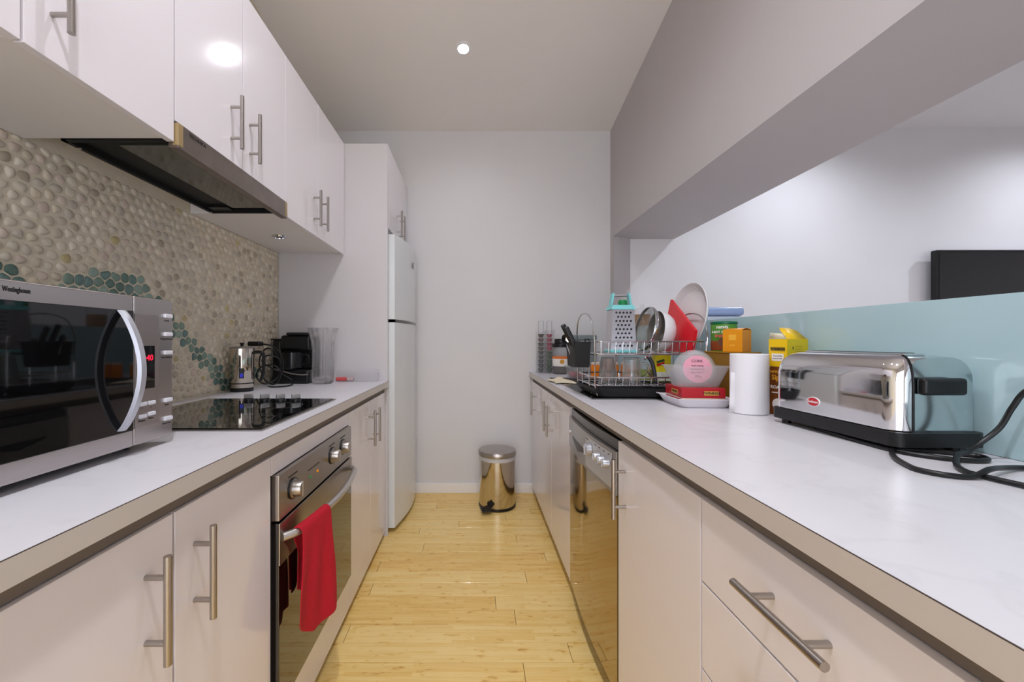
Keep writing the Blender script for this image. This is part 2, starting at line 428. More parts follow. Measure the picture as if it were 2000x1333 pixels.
for x, y, lb in LV: downlight(x, y, lb, ceil_z(y)+0.045, LIVING_W, LIVING_C, group='living room downlights')

# ================================================================== CABINETS
def bar_handle_v(parent, xd, side, y, z0, z1):
    """vertical bar handle on a door face at xd; side = +1 sticks out to +x"""
    xb = xd+side*0.035; b = MB().cyl((xb, y, z0), (xb, y, z1), 0.006, n=16)
    for z in (z0+0.034, z1-0.034): b.cyl((xd, y, z), (xb, y, z), 0.0045, n=12)
    return obj('handle', b, M_handle, parent)
def bar_handle_h(parent, xd, side, y0, y1, z):
    xb = xd+side*0.035; b = MB().cyl((xb, y0, z), (xb, y1, z), 0.006, n=16)
    for y in (y0+0.034, y1-0.034): b.cyl((xd, y, z), (xb, y, z), 0.0045, n=12)
    return obj('handle', b, M_handle, parent)
G = 0.0019
def cabinet(name, label, xb, xf, side, y0, y1, z0, z1, doors, hang=0.0, group=None):
    """xb wall side, xf door face; doors = (y0, y1, z0, z1, handle or None)"""
    t = thing(name, label, 'cabinet', ((xb+xf)/2, (y0+y1)/2, z0), group)
    xc = xf-side*0.0185
    obj('body', MB().box(min(xb, xc), max(xb, xc), y0+0.0005, y1-0.0005, z0+hang, z1, 0.001, 1), M_carc, t)
    for (a, b, c, d, h) in doors:
        dn = 'drawer_front' if h and h[0] == 'h' else 'door'
        do = obj(dn, MB().box(xf-side*0.018, xf, a+G, b-G, c+G, d-G, 0.0012, 2), M_white, t)
        if h is None: continue
        if h[0] == 'v': bar_handle_v(do, xf, side, h[1], h[2], h[3])
        else: bar_handle_h(do, xf, side, h[1], h[2], h[3])
    return t
# upper left run
XU = -0.753
ZU0, ZU1, ZH = 1.628, 2.273, 1.684
cabinet('wall_cabinet', 'white wall cabinet with two doors nearest the viewer above the microwave', XL+0.002, XU, 1, 0.0, 0.673, ZU0, ZU1,
        [(0.0, 0.336, ZU0, ZU1, ('v', 0.29, 1.678, 1.848)), (0.337, 0.673, ZU0, ZU1, ('v', 0.385, 1.678, 1.848))], 0.011)
cabinet('wall_cabinet', 'white single-door wall cabinet just left of the range hood', XL+0.002, XU, 1, 0.674, 1.016, ZU0, ZU1,
        [(0.674, 1.016, ZU0, ZU1, ('v', 0.721, 1.678, 1.848))], 0.011)
cabinet('wall_cabinet', 'white two-door wall cabinet directly above the range hood', XL+0.002, XU, 1, 1.017, 1.610, ZH, ZU1,
        [(1.017, 1.3165, ZH, ZU1, ('v', 1.251, 1.724, 1.888)), (1.3165, 1.610, ZH, ZU1, ('v', 1.355, 1.724, 1.888))], 0.006)
cabinet('wall_cabinet', 'white two-door wall cabinet between range hood and tall refrigerator panel', XL+0.002, XU, 1, 1.611, YP-0.001, ZU0, ZU1,
        [(1.611, 1.950, ZU0, ZU1, ('v', 1.894, 1.669, 1.836)), (1.950, YP-0.002, ZU0, ZU1, ('v', 1.985, 1.669, 1.836))], 0.011)
# lower left run
XD = -0.515
ZD = 0.837
cabinet('base_cabinet', 'white base cabinet under the microwave with handle on its far door edge', XL+0.02, XD, 1, 0.0, 0.693, 0.03, ZD,
        [(0.0, 0.346, 0.03, ZD, None), (0.346, 0.693, 0.03, ZD, ('v', 0.6336, 0.622, 0.793))])
cabinet('base_cabinet', 'white single-door base cabinet between microwave end and oven', XL+0.02, XD, 1, 0.694, 1.024, 0.03, ZD,
        [(0.694, 1.024, 0.03, ZD, ('v', 0.744, 0.620, 0.791))])
t = thing('oven_housing', 'white housing panels framing the built-in oven above and below', 'cabinet', (-0.8, 1.34, 0.03))
obj('top_rail', MB().box(XD-0.018, XD, 1.0255, 1.6535, 0.787, ZD-G, 0.001), M_white, t)
obj('bottom_panel', MB().box(XD-0.018, XD, 1.0255, 1.6535, 0.03, 0.176, 0.001), M_white, t)
obj('side_panel', MB().box(XL+0.02, XD-0.019, 1.0255, 1.0345, 0.03, ZD, 0.0005), M_carc, t)
obj('side_panel', MB().box(XL+0.02, XD-0.019, 1.6455, 1.6545, 0.03, ZD, 0.0005), M_carc, t)
cabinet('base_cabinet', 'white two-door base cabinet between oven and refrigerator panel', XL+0.02, XD, 1, 1.655, YP-0.001, 0.03, ZD,
        [(1.655, 2.008, 0.03, ZD, ('v', 1.96, 0.622, 0.793)), (2.008, YP-0.002, 0.03, ZD, ('v', 2.055, 0.622, 0.793))])
tag(obj('kickboard', MB().box(-0.59, -0.575, 0.0, YP, 0.0, 0.0295, 0.001), M_kick, base=(-0.58, 1.2, 0)), 'recessed kickboard under the left base cabinets', 'kickboard')
# left worktop
def worktop(name, label, boxes, xe, side, y0, y1):
    t = thing(name, label, 'worktop', ((boxes[0][0]+boxes[0][1])/2, (y0+y1)/2, ZT-0.034))
    b = MB()
    for (a, c, d, e) in boxes: b.box(a, c, d, e, ZT-0.033, ZT)
    obj('slab', b, M_top, t, smooth=False)
    obj('front_edging', MB().box(min(xe, xe-side*0.0012), max(xe, xe-side*0.0012), y0, y1, ZT-0.033, ZT-0.0012), M_edge, t, smooth=False)
    obj('seam_line', MB().box(min(xe, xe-side*0.001), max(xe, xe-side*0.001), y0, y1, ZT-0.0012, ZT-0.0003), mat('seam_brown', (70, 60, 55), 0.6), t, smooth=False)
    xr = xe-side*0.028
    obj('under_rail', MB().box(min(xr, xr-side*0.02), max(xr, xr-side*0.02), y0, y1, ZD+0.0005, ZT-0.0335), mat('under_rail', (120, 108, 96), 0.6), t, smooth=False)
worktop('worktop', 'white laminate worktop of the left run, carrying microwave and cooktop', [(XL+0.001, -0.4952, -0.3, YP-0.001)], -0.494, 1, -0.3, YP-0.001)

# right run
XR = 0.425
cabinet('drawer_unit', 'white drawer unit with a horizontal bar handle at the near right', 1.05, XR, -1, 0.295, 0.758, 0.06, ZD,
        [(0.295, 0.758, 0.681, ZD, ('h', 0.450, 0.610, 0.7665)), (0.295, 0.758, 0.519, 0.681, ('h', 0.450, 0.610, 0.605)), (0.295, 0.758, 0.30, 0.519, ('h', 0.450, 0.610, 0.43)), (0.295, 0.758, 0.06, 0.30, ('h', 0.450, 0.610, 0.21))])
cabinet('base_cabinet', 'white single-door base cabinet between drawers and dishwasher', 1.05, XR, -1, 0.759, 1.196, 0.06, ZD,
        [(0.759, 1.196, 0.06, ZD, ('v', 1.135, 0.630, 0.797))])
cabinet('base_cabinet', 'white base cabinet under the sink between dishwasher and end wall', 1.05, XR, -1, 1.795, 3.000, 0.06, ZD,
        [(1.795, 2.226, 0.06, ZD, ('v', 2.177, 0.615, 0.784)), (2.226, 2.715, 0.06, ZD, ('v', 2.274, 0.623, 0.790)), (2.715, 3.000, 0.06, ZD, ('v', 2.763, 0.623, 0.784))])
tag(obj('kickboard', MB().box(0.485, 0.50, 0.0, 1.196, 0.0, 0.0595, 0.001), M_kick, base=(0.49, .6, 0)), 'recessed kickboard under the drawers nearer than the dishwasher', 'kickboard')
tag(obj('kickboard', MB().box(0.485, 0.50, 1.797, 3.0, 0.0, 0.0595, 0.001), M_kick, base=(0.49, 2.4, 0)), 'recessed kickboard under the far right sink cabinet', 'kickboard')
SX0, SX1, SY0, SY1 = 0.53, 0.90, 2.06, 2.44          # sink bowl opening
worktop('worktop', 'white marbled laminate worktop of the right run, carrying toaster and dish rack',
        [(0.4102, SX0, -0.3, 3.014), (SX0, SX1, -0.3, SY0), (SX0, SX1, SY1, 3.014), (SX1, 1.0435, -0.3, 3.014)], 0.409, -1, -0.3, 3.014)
# glass upstand
M_aqua = mat('aqua_back_painted_glass', (178, 206, 212), 0.06, spec=0.5, coat=0.2)
g = obj('glass_splashback', MB().box(1.0445, 1.0555, -1.2, 2.935, ZT, 1.2235, 0.0012, 2), M_aqua, base=(1.05, 1.0, ZT))
tag(g, 'pale aqua glass splashback standing along the right worktop', 'splashback')

# tall panel, cabinet over the refrigerator
tag(obj('tall_gable', MB().box(XL+0.001, -0.502, YP, YP+0.018, 0.0, ZU1, 0.001), M_panelw, base=(-0.8, YP, 0)), 'tall white end panel standing beside the refrigerator', 'panel')
cabinet('wall_cabinet', 'white two-door cabinet high above the refrigerator', XL+0.002, -0.502, 1, YP+0.019, YB-0.002, 1.79, ZU1,
        [(YP+0.019, 2.665, 1.79, ZU1, ('v', 2.607, 1.80, 1.968)), (2.665, YB-0.003, 1.79, ZU1, ('v', 2.72, 1.80, 1.968))], 0.0)
# refrigerator
M_fr = mat('refrigerator_enamel', (226, 229, 230), 0.22, coat=0.2)
t = thing('refrigerator', 'white two-door refrigerator with curved doors in the corner', 'refrigerator', (-0.8, 2.68, 0.0))
obj('body', MB().box(-1.10, -0.508, 2.372, 2.985, 0.03, 1.752, 0.006), M_fr, t)
for fx, fy in ((-1.05, 2.42), (-1.05, 2.93), (-0.56, 2.42), (-0.56, 2.93)): obj('foot', MB().cyl((fx, fy, 0), (fx, fy, 0.031), 0.018, n=12), M_black, t)
def fdoor(n_, z0, z1):
    P = [(-0.5065, 2.985), (-0.5065, 2.375)]
    for k in range(17):
        u = k/16; P.append((-0.468+0.036*u+0.032*math.sin(PI*u), 2.375+0.61*u))
    return obj(n_, MB().prism(P, z0, z1).bevel_all(0.007, 3), M_fr, t)
fd = fdoor('freezer_door', 1.258, 1.757); fdoor('refrigerator_door', 0.032, 1.240)
b = MB().grid([[(-0.468+0.036*u+0.032*math.sin(PI*u)-0.004+o, 2.378+0.604*u, z) for (o, z) in ((-.03, 1.2405), (0.004, 1.2405), (0.007, 1.249), (0.004, 1.2575), (-.03, 1.2575))] for u in [k/12 for k in range(13)]])
mbh = MB(); mbh.grid([[(-0.468+0.036*u+0.032*math.sin(PI*u)-0.004+o, 2.378+0.604*u, z) for (o, z) in ((-.03, 1.2405), (0.004, 1.2405), (0.009, 1.249), (0.004, 1.2575), (-.03, 1.2575))] for u in [k/12 for k in range(13)]], closed_v=True)
obj('door_grip', mbh, mat('dark_chrome', (70, 66, 62), 0.2, 0.9), t)
obj('badge', MB().box(-0.4115, -0.4085, 2.70, 2.735, 1.617, 1.655, 0.001), mat('badge_grey', (120, 120, 124), 0.3, 0.5), fd)

# ================================================================== LEFT APPLIANCES
# range hood
t = thing('range_hood', 'slide-out range hood with steel front bar under the wall cabinets', 'range hood', (-0.9, 1.31, 1.62))
hx0, hx1, hy0, hy1 = -1.043, -0.772, 1.020, 1.606
b = MB().box(hx0, hx1, hy0, hy1, 1.652, 1.684)
for (a, c, d, e) in ((hx0, hx0+.012, hy0, hy1), (hx1-.012, hx1, hy0, hy1), (hx0, hx1, hy0, hy0+.012), (hx0, hx1, hy1-.012, hy1)): b.box(a, c, d, e, 1.636, 1.653)
obj('body', b, M_matblk, t, smooth=False)
obj('glass_filter', MB().box(-0.925, -0.786, 1.05, 1.545, 1.6385, 1.6515, 0.001), mat('smoked_filter_glass', (58, 60, 54), 0.12, spec=0.6, coat=0.3), t)
obj('lamp_cover', MB().box(-1.025, -0.945, 1.55, 1.592, 1.642, 1.6515, 0.002), M_black, t)
for yy in (1.055, 1.585): obj('screw', MB().cyl((-1.03, yy, 1.632), (-1.03, yy, 1.6365), 0.005, n=12), M_chrome, t)
fb = obj('front_bar', MB().box(-0.770, -0.744, 1.017, 1.609, 1.617, 1.681, 0.002), mat('worn_steel', (150, 140, 134), 0.35, 1.0, var=0.15, vscale=14, stretch=(1, 1, 1)), t)
for a, c in ((1.0165, 1.034), (1.592, 1.6095)): obj('end_cap', MB().box(-0.7600, -0.7433, a, c, 1.6225, 1.6800, 0.002), mat('amber_end_cap', (172, 148, 104), 0.3, 0.3), fb)
text('lettering', 'TECHNIKA', 0.0135, (-0.7435, 1.088, 1.668), (0, 1, 0), (0, 0, 1), M_text, fb, 0.0004)
# puck light under the far wall cabinet
t = thing('puck_light', 'small round chrome puck light under the far wall cabinet', 'light', (-0.949, 1.965, 1.632))
obj('ring', MB().lathe([(0.022, 0.0068), (0.023, 0.0), (0.031, 0.0015), (0.033, 0.0068)], 28, c=(-0.949, 1.965, 1.632)), M_chrome, t)
obj('lens', MB().lathe([(0.0, 0.004), (0.0225, 0.004), (0.0225, 0.0068)], 24, c=(-0.949, 1.965, 1.632)), M_black, t)

# cooktop
t = thing('cooktop', 'black glass cooktop with four steel knobs set in left worktop', 'cooktop', (-0.79, 1.32, ZT))
cx0, cx1, cy0, cy1 = -1.045, -0.540, 1.028, 1.582
obj('steel_trim', MB().box(cx0, cx1, cy0, cy1, ZT+0.0005, ZT+0.004, 0.0015), M_steel, t)
obj('glass_plate', MB().box(cx0+.008, cx1-.008, cy0+.008, cy1-.008, ZT+0.004, ZT+0.0065, 0.001), M_blackg, t)
for (x, y, r) in ((-0.67, 1.16, .085), (-0.67, 1.40, .07), (-0.92, 1.16, .07), (-0.92, 1.40, .085)):
    b = MB(); n = 48
    for rr in (r, r*0.78): b.grid([[(x+q*math.cos(2*PI*k/n), y+q*math.sin(2*PI*k/n), ZT+0.0067) for q in (rr-.0007, rr+.0007)] for k in range(n)], closed_u=True)
    obj('burner_ring', b, mat('ring_print', (110, 108, 104), 0.4), t)
for i, x in enumerate((-0.845, -0.785, -0.726, -0.668)):
    c = Vector((x, 1.515, ZT+0.0065))
    k = obj('knob', MB().lathe([(0, 0), (.018, 0), (.018, .005), (.0165, .008), (0, .008)], 28, c=c), M_black, t)
    a = (0.0, 0.9, 0.9, 0.9)[i]
    obj('grip', MB().box(c.x-.0165, c.x+.0165, c.y-.0055, c.y+.0055, c.z+.008, c.z+.026, 0.003, 3, M=rotz(a, c)), mat('knob_silver', (172, 169, 168), .35, .35), k)

# oven
t = thing('oven', 'built-in oven with mirror-dark glass door and steel control panel', 'oven', (-0.75, 1.34, 0.177))
oy0, oy1, ox = 1.036, 1.644, -0.500
obj('body', MB().box(-1.05, -0.521, oy0+.004, oy1-.004, 0.18, 0.783, 0.002), M_matblk, t)
cp = obj('control_panel', MB().box(-0.521, ox, oy0, oy1, 0.666, 0.785, 0.003), M_steel, t)
dr = obj('door', MB().box(-0.521, ox, oy0, oy1, 0.178, 0.661, 0.003), M_ovenglass, t)
obj('steel_band', MB().box(-0.503, ox+0.0022, oy0, oy1, 0.552, 0.6605, 0.002), M_steel, dr)
hp = [(-0.497, oy0+.012, .622), (-0.480, oy0+.03, .622)] + [(-0.470+0.026*math.sin(PI*u), oy0+0.05+0.50*u, .622) for u in [k/14 for k in range(15)]] + [(-0.480, oy1-.038, .622), (-0.497, oy1-.02, .622)]
obj('handle', MB().tube(spline(hp, 3), 0.011, 14), mat('satin_handle', (205, 200, 195), 0.3, 0.9), dr)
for y, z in ((1.115, .724), (1.42, .728), (1.535, .728)):
    k = obj('knob', MB().lathe([(.026, 0), (.026, .004), (.022, .006), (.021, .024), (.019, .028), (0, .0285)], 32, M=Matrix.Translation((ox, y, z)) @ Matrix.Rotation(PI/2, 4, 'Y')), M_handle, cp)
    obj('collar', MB().lathe([(0.0, 0.0004), (.029, .0004), (.029, .0035), (.0, .0035)], 32, M=Matrix.Translation((ox, y, z)) @ Matrix.Rotation(PI/2, 4, 'Y')), M_black, k)
    obj('pointer', MB().box(ox+.02, ox+.0295, y-.003, y+.003, z-.021, z+.021, 0.001), M_handle, k)
    obj('scale_print', MB().box(ox, ox+.0004, y-.028, y+.028, z+.036, z+.040), M_text, cp, smooth=False)
for y, cc in ((1.232, (40, 120, 60)), (1.289, (220, 130, 20))):
    obj('indicator_light', MB().cyl((ox-.001, y, .716), (ox+.0025, y, .716), .004, n=12), mat('indicator_%d' % cc[0], cc, 0.2, emit=cc, estr=0.4), cp)
obj('scale_print', MB().box(ox, ox+.0004, 1.215, 1.305, .738, .741), M_text, cp, smooth=False)

# red towel over the oven handle
def towel():
    P = []; nu, nv = 28, 54
    for i in range(nu+1):
        u = i/nu; rowp = []
        y_top = 1.072+0.155*u
        uu = (y_top-(oy0+.05))/0.50
        xh = -0.470+0.026*math.sin(PI*max(0, min(1, uu)))
        zf = 0.405-0.085*min(1, u/.45)**.8-0.02*max(0, u-.45)        # front hem
        zb = 0.42+0.02*math.cos(5*u)                              # back hem
        for j in range(nv+1):
            v = j/nv
            if v < 0.38:
                s = v/0.38; z = zb+(0.622-zb)*s; x = xh-0.0145-0.004*(1-s)*(1+math.sin(9*u)); d = 1-s
            elif v < 0.46:
                a = (v-0.38)/0.08*PI; x = xh-0.0145*math.cos(a); z = 0.622+0.0145*math.sin(a); d = 0
            else:
                s = (v-0.46)/0.54; z = 0.622-(0.622-zf)*s; d = s
                x = xh+0.0145+0.008*math.sin(6.5*u+0.9+1.2*s)*s+0.005*math.sin(14*u+2.0*s)*min(1, 2*s)*(1-.3*s)+0.004*s
            yy = y_top + ((-(0.052)*(1-u)+0.025*u)*d**1.1+0.004*math.sin(7*d+3*u) if v > .46 else 0.045*(1-u)*min(1, 2.5*d)-0.02*u*d)
            rowp.append((x, yy, z))
        P.append(rowp)
    b = MB(); b.grid(P); return b
o = obj('towel', towel(), mat('red_knit_cotton', (196, 14, 40), 0.85, var=0.12, vscale=300, bump=0.9, bscale=420, stretch=(1, 1, 2)), base=(-0.45, 1.15, 0.31), angle=180)
tag(o, 'red knitted tea towel hanging over the oven door handle', 'towel')
sd = o.modifiers.new('thickness', 'SOLIDIFY'); sd.thickness = 0.003; sd.offset = 0
ss = o.modifiers.new('smooth', 'SUBSURF'); ss.levels = 1; ss.render_levels = 1

# microwave
t = thing('microwave', 'stainless steel microwave oven on the left worktop', 'microwave', (-0.87, 0.68, ZT))
mx, my0, my1, mz0, mz1 = -0.690, 0.415, 0.926, 0.916, 1.222
obj('body', MB().box(-1.065, mx-.03, my0+.004, my1-.006, mz0+.002, mz1-.003, 0.004), mat('microwave_shell', (96, 92, 90), 0.4, 0.7), t)
for fx, fy in ((-1.03, .46), (-1.03, .88), (-0.75, .46), (-0.75, .86)): obj('foot', MB().cyl((fx, fy, ZT), (fx, fy, mz0+.004), .013, .016, n=14), M_rubber, t)
msteel = mat('microwave_steel', (186, 180, 178), 0.26, 1.0, var=0.05, vscale=30, stretch=(1, 1, 40), aniso=0.5)
dr = obj('door', MB().box(mx-.03, mx, my0, 0.8195, mz0, mz1, 0.004, 3), msteel, t)
obj('window', MB().box(mx-.004, mx+.0012, my0+.03, 0.8175, 0.949, 1.191, 0.001), M_blackg, dr)
pts = [(-0.690+0.040*math.sin(PI*u)**0.8, 0.788, 0.955+0.235*u) for u in [k/24 for k in range(25)]]
b = MB(); b.grid([[(p[0]+dx, p[1]+dy, p[2]) for dx, dy in ((0, -.008), (.007, -.006), (.008, 0), (.007, .006), (0, .008), (-.004, 0))] for p in pts], closed_v=True)
obj('handle', b, mat('handle_silver', (196, 198, 206), 0.32, 0.55), dr, angle=50)
text('lettering', 'Westinghouse', 0.0112, (mx+0.0004, 0.6098, 1.2070), (0, 1, 0), (0, 0, 1), M_text, dr, 0.0002, xs=0.58)
cp = obj('control_panel', MB().box(mx-.03, mx, 0.8205, my1, mz0, mz1, 0.004, 3), msteel, t)
obj('key_plate', MB().box(mx-.002, mx+.0012, 0.8215, 0.884, 0.951, 1.186, 0.001), mat('key_plate', (170, 162, 158), 0.3, 0.9), cp)
ds = obj('display', MB().box(mx, mx+.0020, 0.832, 0.871, 1.030, 1.120, 0.0005), M_blackg, cp)
text('digits', '9:40', 0.018, (mx+.0023, 0.851, 1.094), (0, 1, 0), (0, 0, 1), mat('red_digits', (255, 20, 50), .5, emit=(255, 20, 50), estr=2.0), ds)
bw = mat('key_white', (226, 226, 232), 0.3)
for z, tx in ((1.186, 'Clock'), (1.145, 'Weight Defrost'), (1.104, 'Time Defrost'), (.998, 'Start'), (.957, 'Stop/Clear')):
    k = obj('button', MB().box(mx-.001, mx+.006, 0.897, 0.919, z-.0045, z+.0045, 0.002, 2), bw, cp)
    text('key_print', tx, 0.0058, (mx+.0004, 0.907, z-.0105), (0, 1, 0), (0, 0, 1), M_text, cp)
for y, z, tx in ((.838, .999, '^'), (.861, .999, 'v'), (.838, .974, 'Power'), (.861, .976, 'Auto')):
    k = obj('button', MB().box(mx+.0005, mx+.006, y-.009, y+.009, z-.004, z+.004, 0.0018, 2), bw, cp)
    text('key_print', tx, 0.0065, (mx+.0016, y, z-.0095), (0, 1, 0), (0, 0, 1), M_text, cp)

# milk frother
fc = Vector((-1.066, 1.855, ZT))
t = thing('milk_frother', 'polished steel milk frother jug beside the cooktop', 'frother', fc)
obj('base', MB().lathe([(0, 0), (.046, 0), (.048, .004), (.048, .016), (.046, .018), (0, .018)], 40, c=fc), M_black, t)
bd = obj('jug', MB().lathe([(.0485, .018), (.050, .021), (.050, .195), (.049, .198), (.046, .198), (.045, .19), (.0, .185)], 48, c=fc), M_mirror, t)
obj('band', MB().lathe([(.0501, .036), (.0508, .037), (.0508, .040), (.0501, .041)], 48, c=fc), M_black, bd)
lid = obj('lid', MB().lathe([(.051, .196), (.052, .199), (.0505, .203), (.03, .206), (0, .206)], 40, c=fc), mat('frother_lid', (150, 146, 142), 0.3, 0.6), t)
obj('knob', MB().lathe([(.0, .222), (.008, .222), (.010, .217), (.006, .212), (.006, .206)], 20, c=fc), M_black, lid)
obj('handle', MB().tube(spline([fc+Vector(p) for p in ((.045, .02, .178), (.072, .025, .178), (.084, .028, .165), (.084, .028, .09), (.076, .026, .055), (.070, .025, .05))], 5), .0075, 10), M_black, t)
sw = obj('switch_plate', MB().box(-.010, .010, -.053, -.047, .062, .108, .002, 2, M=Matrix.Translation(fc) @ Matrix.Rotation(math.radians(28), 4, 'Z')), M_black, t)
obj('switch', MB().box(-.006, .006, -.0555, -.052, .067, .084, .0015, 2, M=Matrix.Translation(fc) @ Matrix.Rotation(math.radians(28), 4, 'Z')), mat('blue_switch', (40, 40, 170), .3, emit=(40, 50, 220), estr=0.3), sw)

# coffee machine
cc = Vector((-0.985, 2.24, ZT))
t = thing('coffee_machine', 'black capsule coffee machine in the corner behind the glass vase', 'coffee machine', cc)
def cb(n_, x0, x1, y0, y1, z0, z1, m, par=None, bev=.008): return obj(n_, MB().box(cc.x+x0, cc.x+x1, cc.y+y0, cc.y+y1, ZT+z0, ZT+z1, bev, 3), m, par or t)
cb('base', -.10, .098, -.075, .088, 0, .075, M_black, bev=.014)
cb('column', -.075, .095, .0, .085, .074, .245, M_black, bev=.012)
hd = cb('head', -.065, .098, -.055, .08, .178, .262, M_black, bev=.016)
cb('lever', -.03, .085, -.062, .03, .2615, .276, M_matblk, hd, .005)
tk = cb('water_tank', -.125, -.077, -.02, .085, .05, .235, mat('smoked_tank', (40, 42, 46), 0.08, trans=0.5, alpha=0.75), bev=.01)
cb('tank_lid', -.13, -.075, -.03, .088, .2345, .243, M_black, tk, .003)
obj('cup', MB().lathe([(0, .076), (.05, .076), (.057, .085), (.059, .168), (.056, .168), (.05, .09), (0, .085)], 32, c=(cc.x-.012, cc.y-.03, ZT)), mat('black_cup', (26, 27, 29), 0.15), t)
obj('cup_handle', MB().tube(spline([(cc.x+.044, cc.y-.03, ZT+.155), (cc.x+.076, cc.y-.03, ZT+.15), (cc.x+.078, cc.y-.03, ZT+.11), (cc.x+.043, cc.y-.03, ZT+.095)], 6), .006, 10), M_black, t)
obj('chrome_strip', MB().tube(spline([(cc.x-.098, cc.y-.076, ZT+.079), (cc.x-.06, cc.y-.079, ZT+.076), (cc.x+.0, cc.y-.080, ZT+.058), (cc.x+.06, cc.y-.080, ZT+.050), (cc.x+.096, cc.y-.077, ZT+.052)], 6), .0045, 8), M_handle, t)
# loose cable and plug
cbl = [(-1.03, 2.02, .905), (-.98, 1.98, .905), (-.93, 2.05, .906), (-.95, 2.10, .93), (-1.03, 2.06, .99), (-1.05, 2.0, 1.03), (-1.01, 1.99, 1.06), (-.965, 2.02, 1.03), (-.985, 2.05, .96), (-1.04, 2.02, .915), (-1.07, 1.99, .95), (-1.05, 1.985, 1.0), (-.985, 1.985, 1.01), (-.955, 2.0, .97), (-1.0, 2.03, .915), (-1.06, 2.05, .93), (-1.08, 2.03, 1.02), (-1.05, 2.02, 1.085), (-1.01, 2.02, 1.09), (-.99, 2.04, 1.05), (-1.0, 2.09, .98), (-1.05, 2.12, .92)]
t = thing('power_cable', 'looped black power cable and plug between frother and coffee machine', 'cable', (-1.0, 2.02, ZT))
obj('cord', MB().tube(spline(cbl, 6), .0036, 8), M_rubber, t)
obj('plug', MB().box(-1.105, -1.045, 1.965, 2.01, 1.105, 1.128, .007, 3), M_black, t)
obj('plug_lead', MB().tube(spline([(-1.05, 1.99, 1.115), (-1.0, 2.0, 1.105), (-.965, 2.02, 1.06), (-.96, 2.03, .99), (-.99, 2.03, .93)], 6), .0036, 8), M_rubber, t)

# vase
vc = Vector((-0.818, 2.185, ZT))
pr = [(0, 0.0), (.046, 0), (.053, .01), (.056, .05), (.051, .11), (.050, .16), (.057, .22), (.068, .27), (.078, .30)]
pin = [(.075, .30), (.065, .27), (.0535, .22), (.0465, .16), (.047, .11), (.052, .05), (.048, .022), (0, .018)]
o = obj('vase', MB().lathe(pr+pin, 96, c=vc, flute=lambda a, z: 0.045*math.cos(12*a+math.sin(z*18)*0.5)*min(1, z/.03)), M_glass, base=vc, angle=80)
tag(o, 'tall clear fluted glass vase on the left worktop corner', 'vase')
# acrylic holder and little packet
t = thing('acrylic_stand', 'clear acrylic stand at the far end of the left worktop', 'stand', (-0.66, 2.30, ZT))
obj('back_sheet', MB().box(-0.80, -0.545, 2.325, 2.3275, ZT+.0005, ZT+.07, .0008), M_clear, t)
obj('base_sheet', MB().box(-0.80, -0.545, 2.275, 2.3245, ZT+.0005, ZT+.003, .0008), M_clear, t)
obj('end_sheet', MB().box(-0.5475, -0.545, 2.275, 2.3245, ZT+.0035, ZT+.05, .0008), M_clear, t)
t = thing('snack_packet', 'small red and white packet lying on the clear stand', 'packet', (-0.73, 2.30, ZT+.003))
obj('wrapper', MB().box(-0.785, -0.725, 2.285, 2.315, ZT+.0035, ZT+.024, .006, 3), mat('red_wrapper', (206, 82, 82), .4), t)
obj('end_label', MB().box(-0.7245, -0.687, 2.286, 2.314, ZT+.0035, ZT+.023, .006, 3), mat('pale_label', (196, 170, 170), .4), t)

# ================================================================== BIN
bc = Vector((0.157, 2.785, 0.0))
t = thing('pedal_bin', 'polished steel pedal bin standing against the end wall', 'bin', bc)
obj('base', MB().lathe([(0, 0), (.124, 0), (.127, .004), (.127, .018), (.122, .02), (0, .02)], 48, c=bc), M_black, t)
obj('drum', MB().lathe([(.1225, .014), (.1235, .018), (.1235, .345), (.121, .345), (.121, .02)], 64, c=bc), M_mirror, t)
obj('liner', MB().lathe([(.118, .20), (.1205, .34), (.125, .352), (.1262, .338), (.1252, .325)], 64, c=bc, flute=lambda a, z: 0.006*math.sin(9*a+z*60)+(0.01*math.sin(3*a) if z < .33 else 0)), mat('bin_liner', (225, 225, 228), 0.35, trans=0.2, alpha=0.85), t)
ld = obj('lid', MB().lathe([(.122, .35), (.129, .352), (.130, .358), (.130, .378), (.126, .385), (.06, .391), (0, .392)], 64, c=bc), M_steel, t)
pd = obj('pedal', MB().box(bc.x-.115, bc.x-.045, bc.y-.175, bc.y-.105, .022, .032, .005, 3, M=rotz(0.25, bc+Vector((-.08, -.14, .02)))), M_black, t)
obj('pedal_arm', MB().box(bc.x-.10, bc.x-.06, bc.y-.13, bc.y-.08, .004, .023, .004, 2), M_black, pd)

# ================================================================== DISHWASHER
t = thing('dishwasher', 'stainless steel dishwasher with curved door under the right worktop', 'dishwasher', (0.7, 1.495, 0.0))
dy0, dy1 = 1.200, 1.792
obj('body', MB().box(0.46, 1.02, dy0+.003, dy1-.003, 0.02, .832, .003), mat('dishwasher_body', (92, 88, 84), .4, .6), t)
def dface(z0, z1, x, bulge, thick=.028, vb=0.0):
    P = [(x+thick, dy1), (x+thick, dy0)]
    for k in range(25):
        u = k/24; P.append((x-bulge*math.sin(PI*u), dy0+(dy1-dy0)*u))
    return MB().prism(P, z0, z1).bevel_all(.0025, 2)
M_dw = mat('floor_tinted_steel', (176, 158, 124), 0.07, 1.0)  # gold of the reflected floor is put into the steel's base colour
obj('door', dface(.075, .668, .424, .014), M_dw, t)
pn = obj('control_panel', dface(.670, .800, .420, .017), mat('dishwasher_panel', (178, 174, 168), .25, 1.0), t)
obj('top_lip', dface(.8015, .833, .432, .012), mat('dishwasher_lip', (110, 108, 106), .25, 1.0), t)
obj('kick_plate', MB().box(.470, .478, dy0+.004, dy1-.004, 0.02, .074, .001), M_dw, t)
def dwx(y): return .420-.017*math.sin(PI*(y-dy0)/(dy1-dy0))
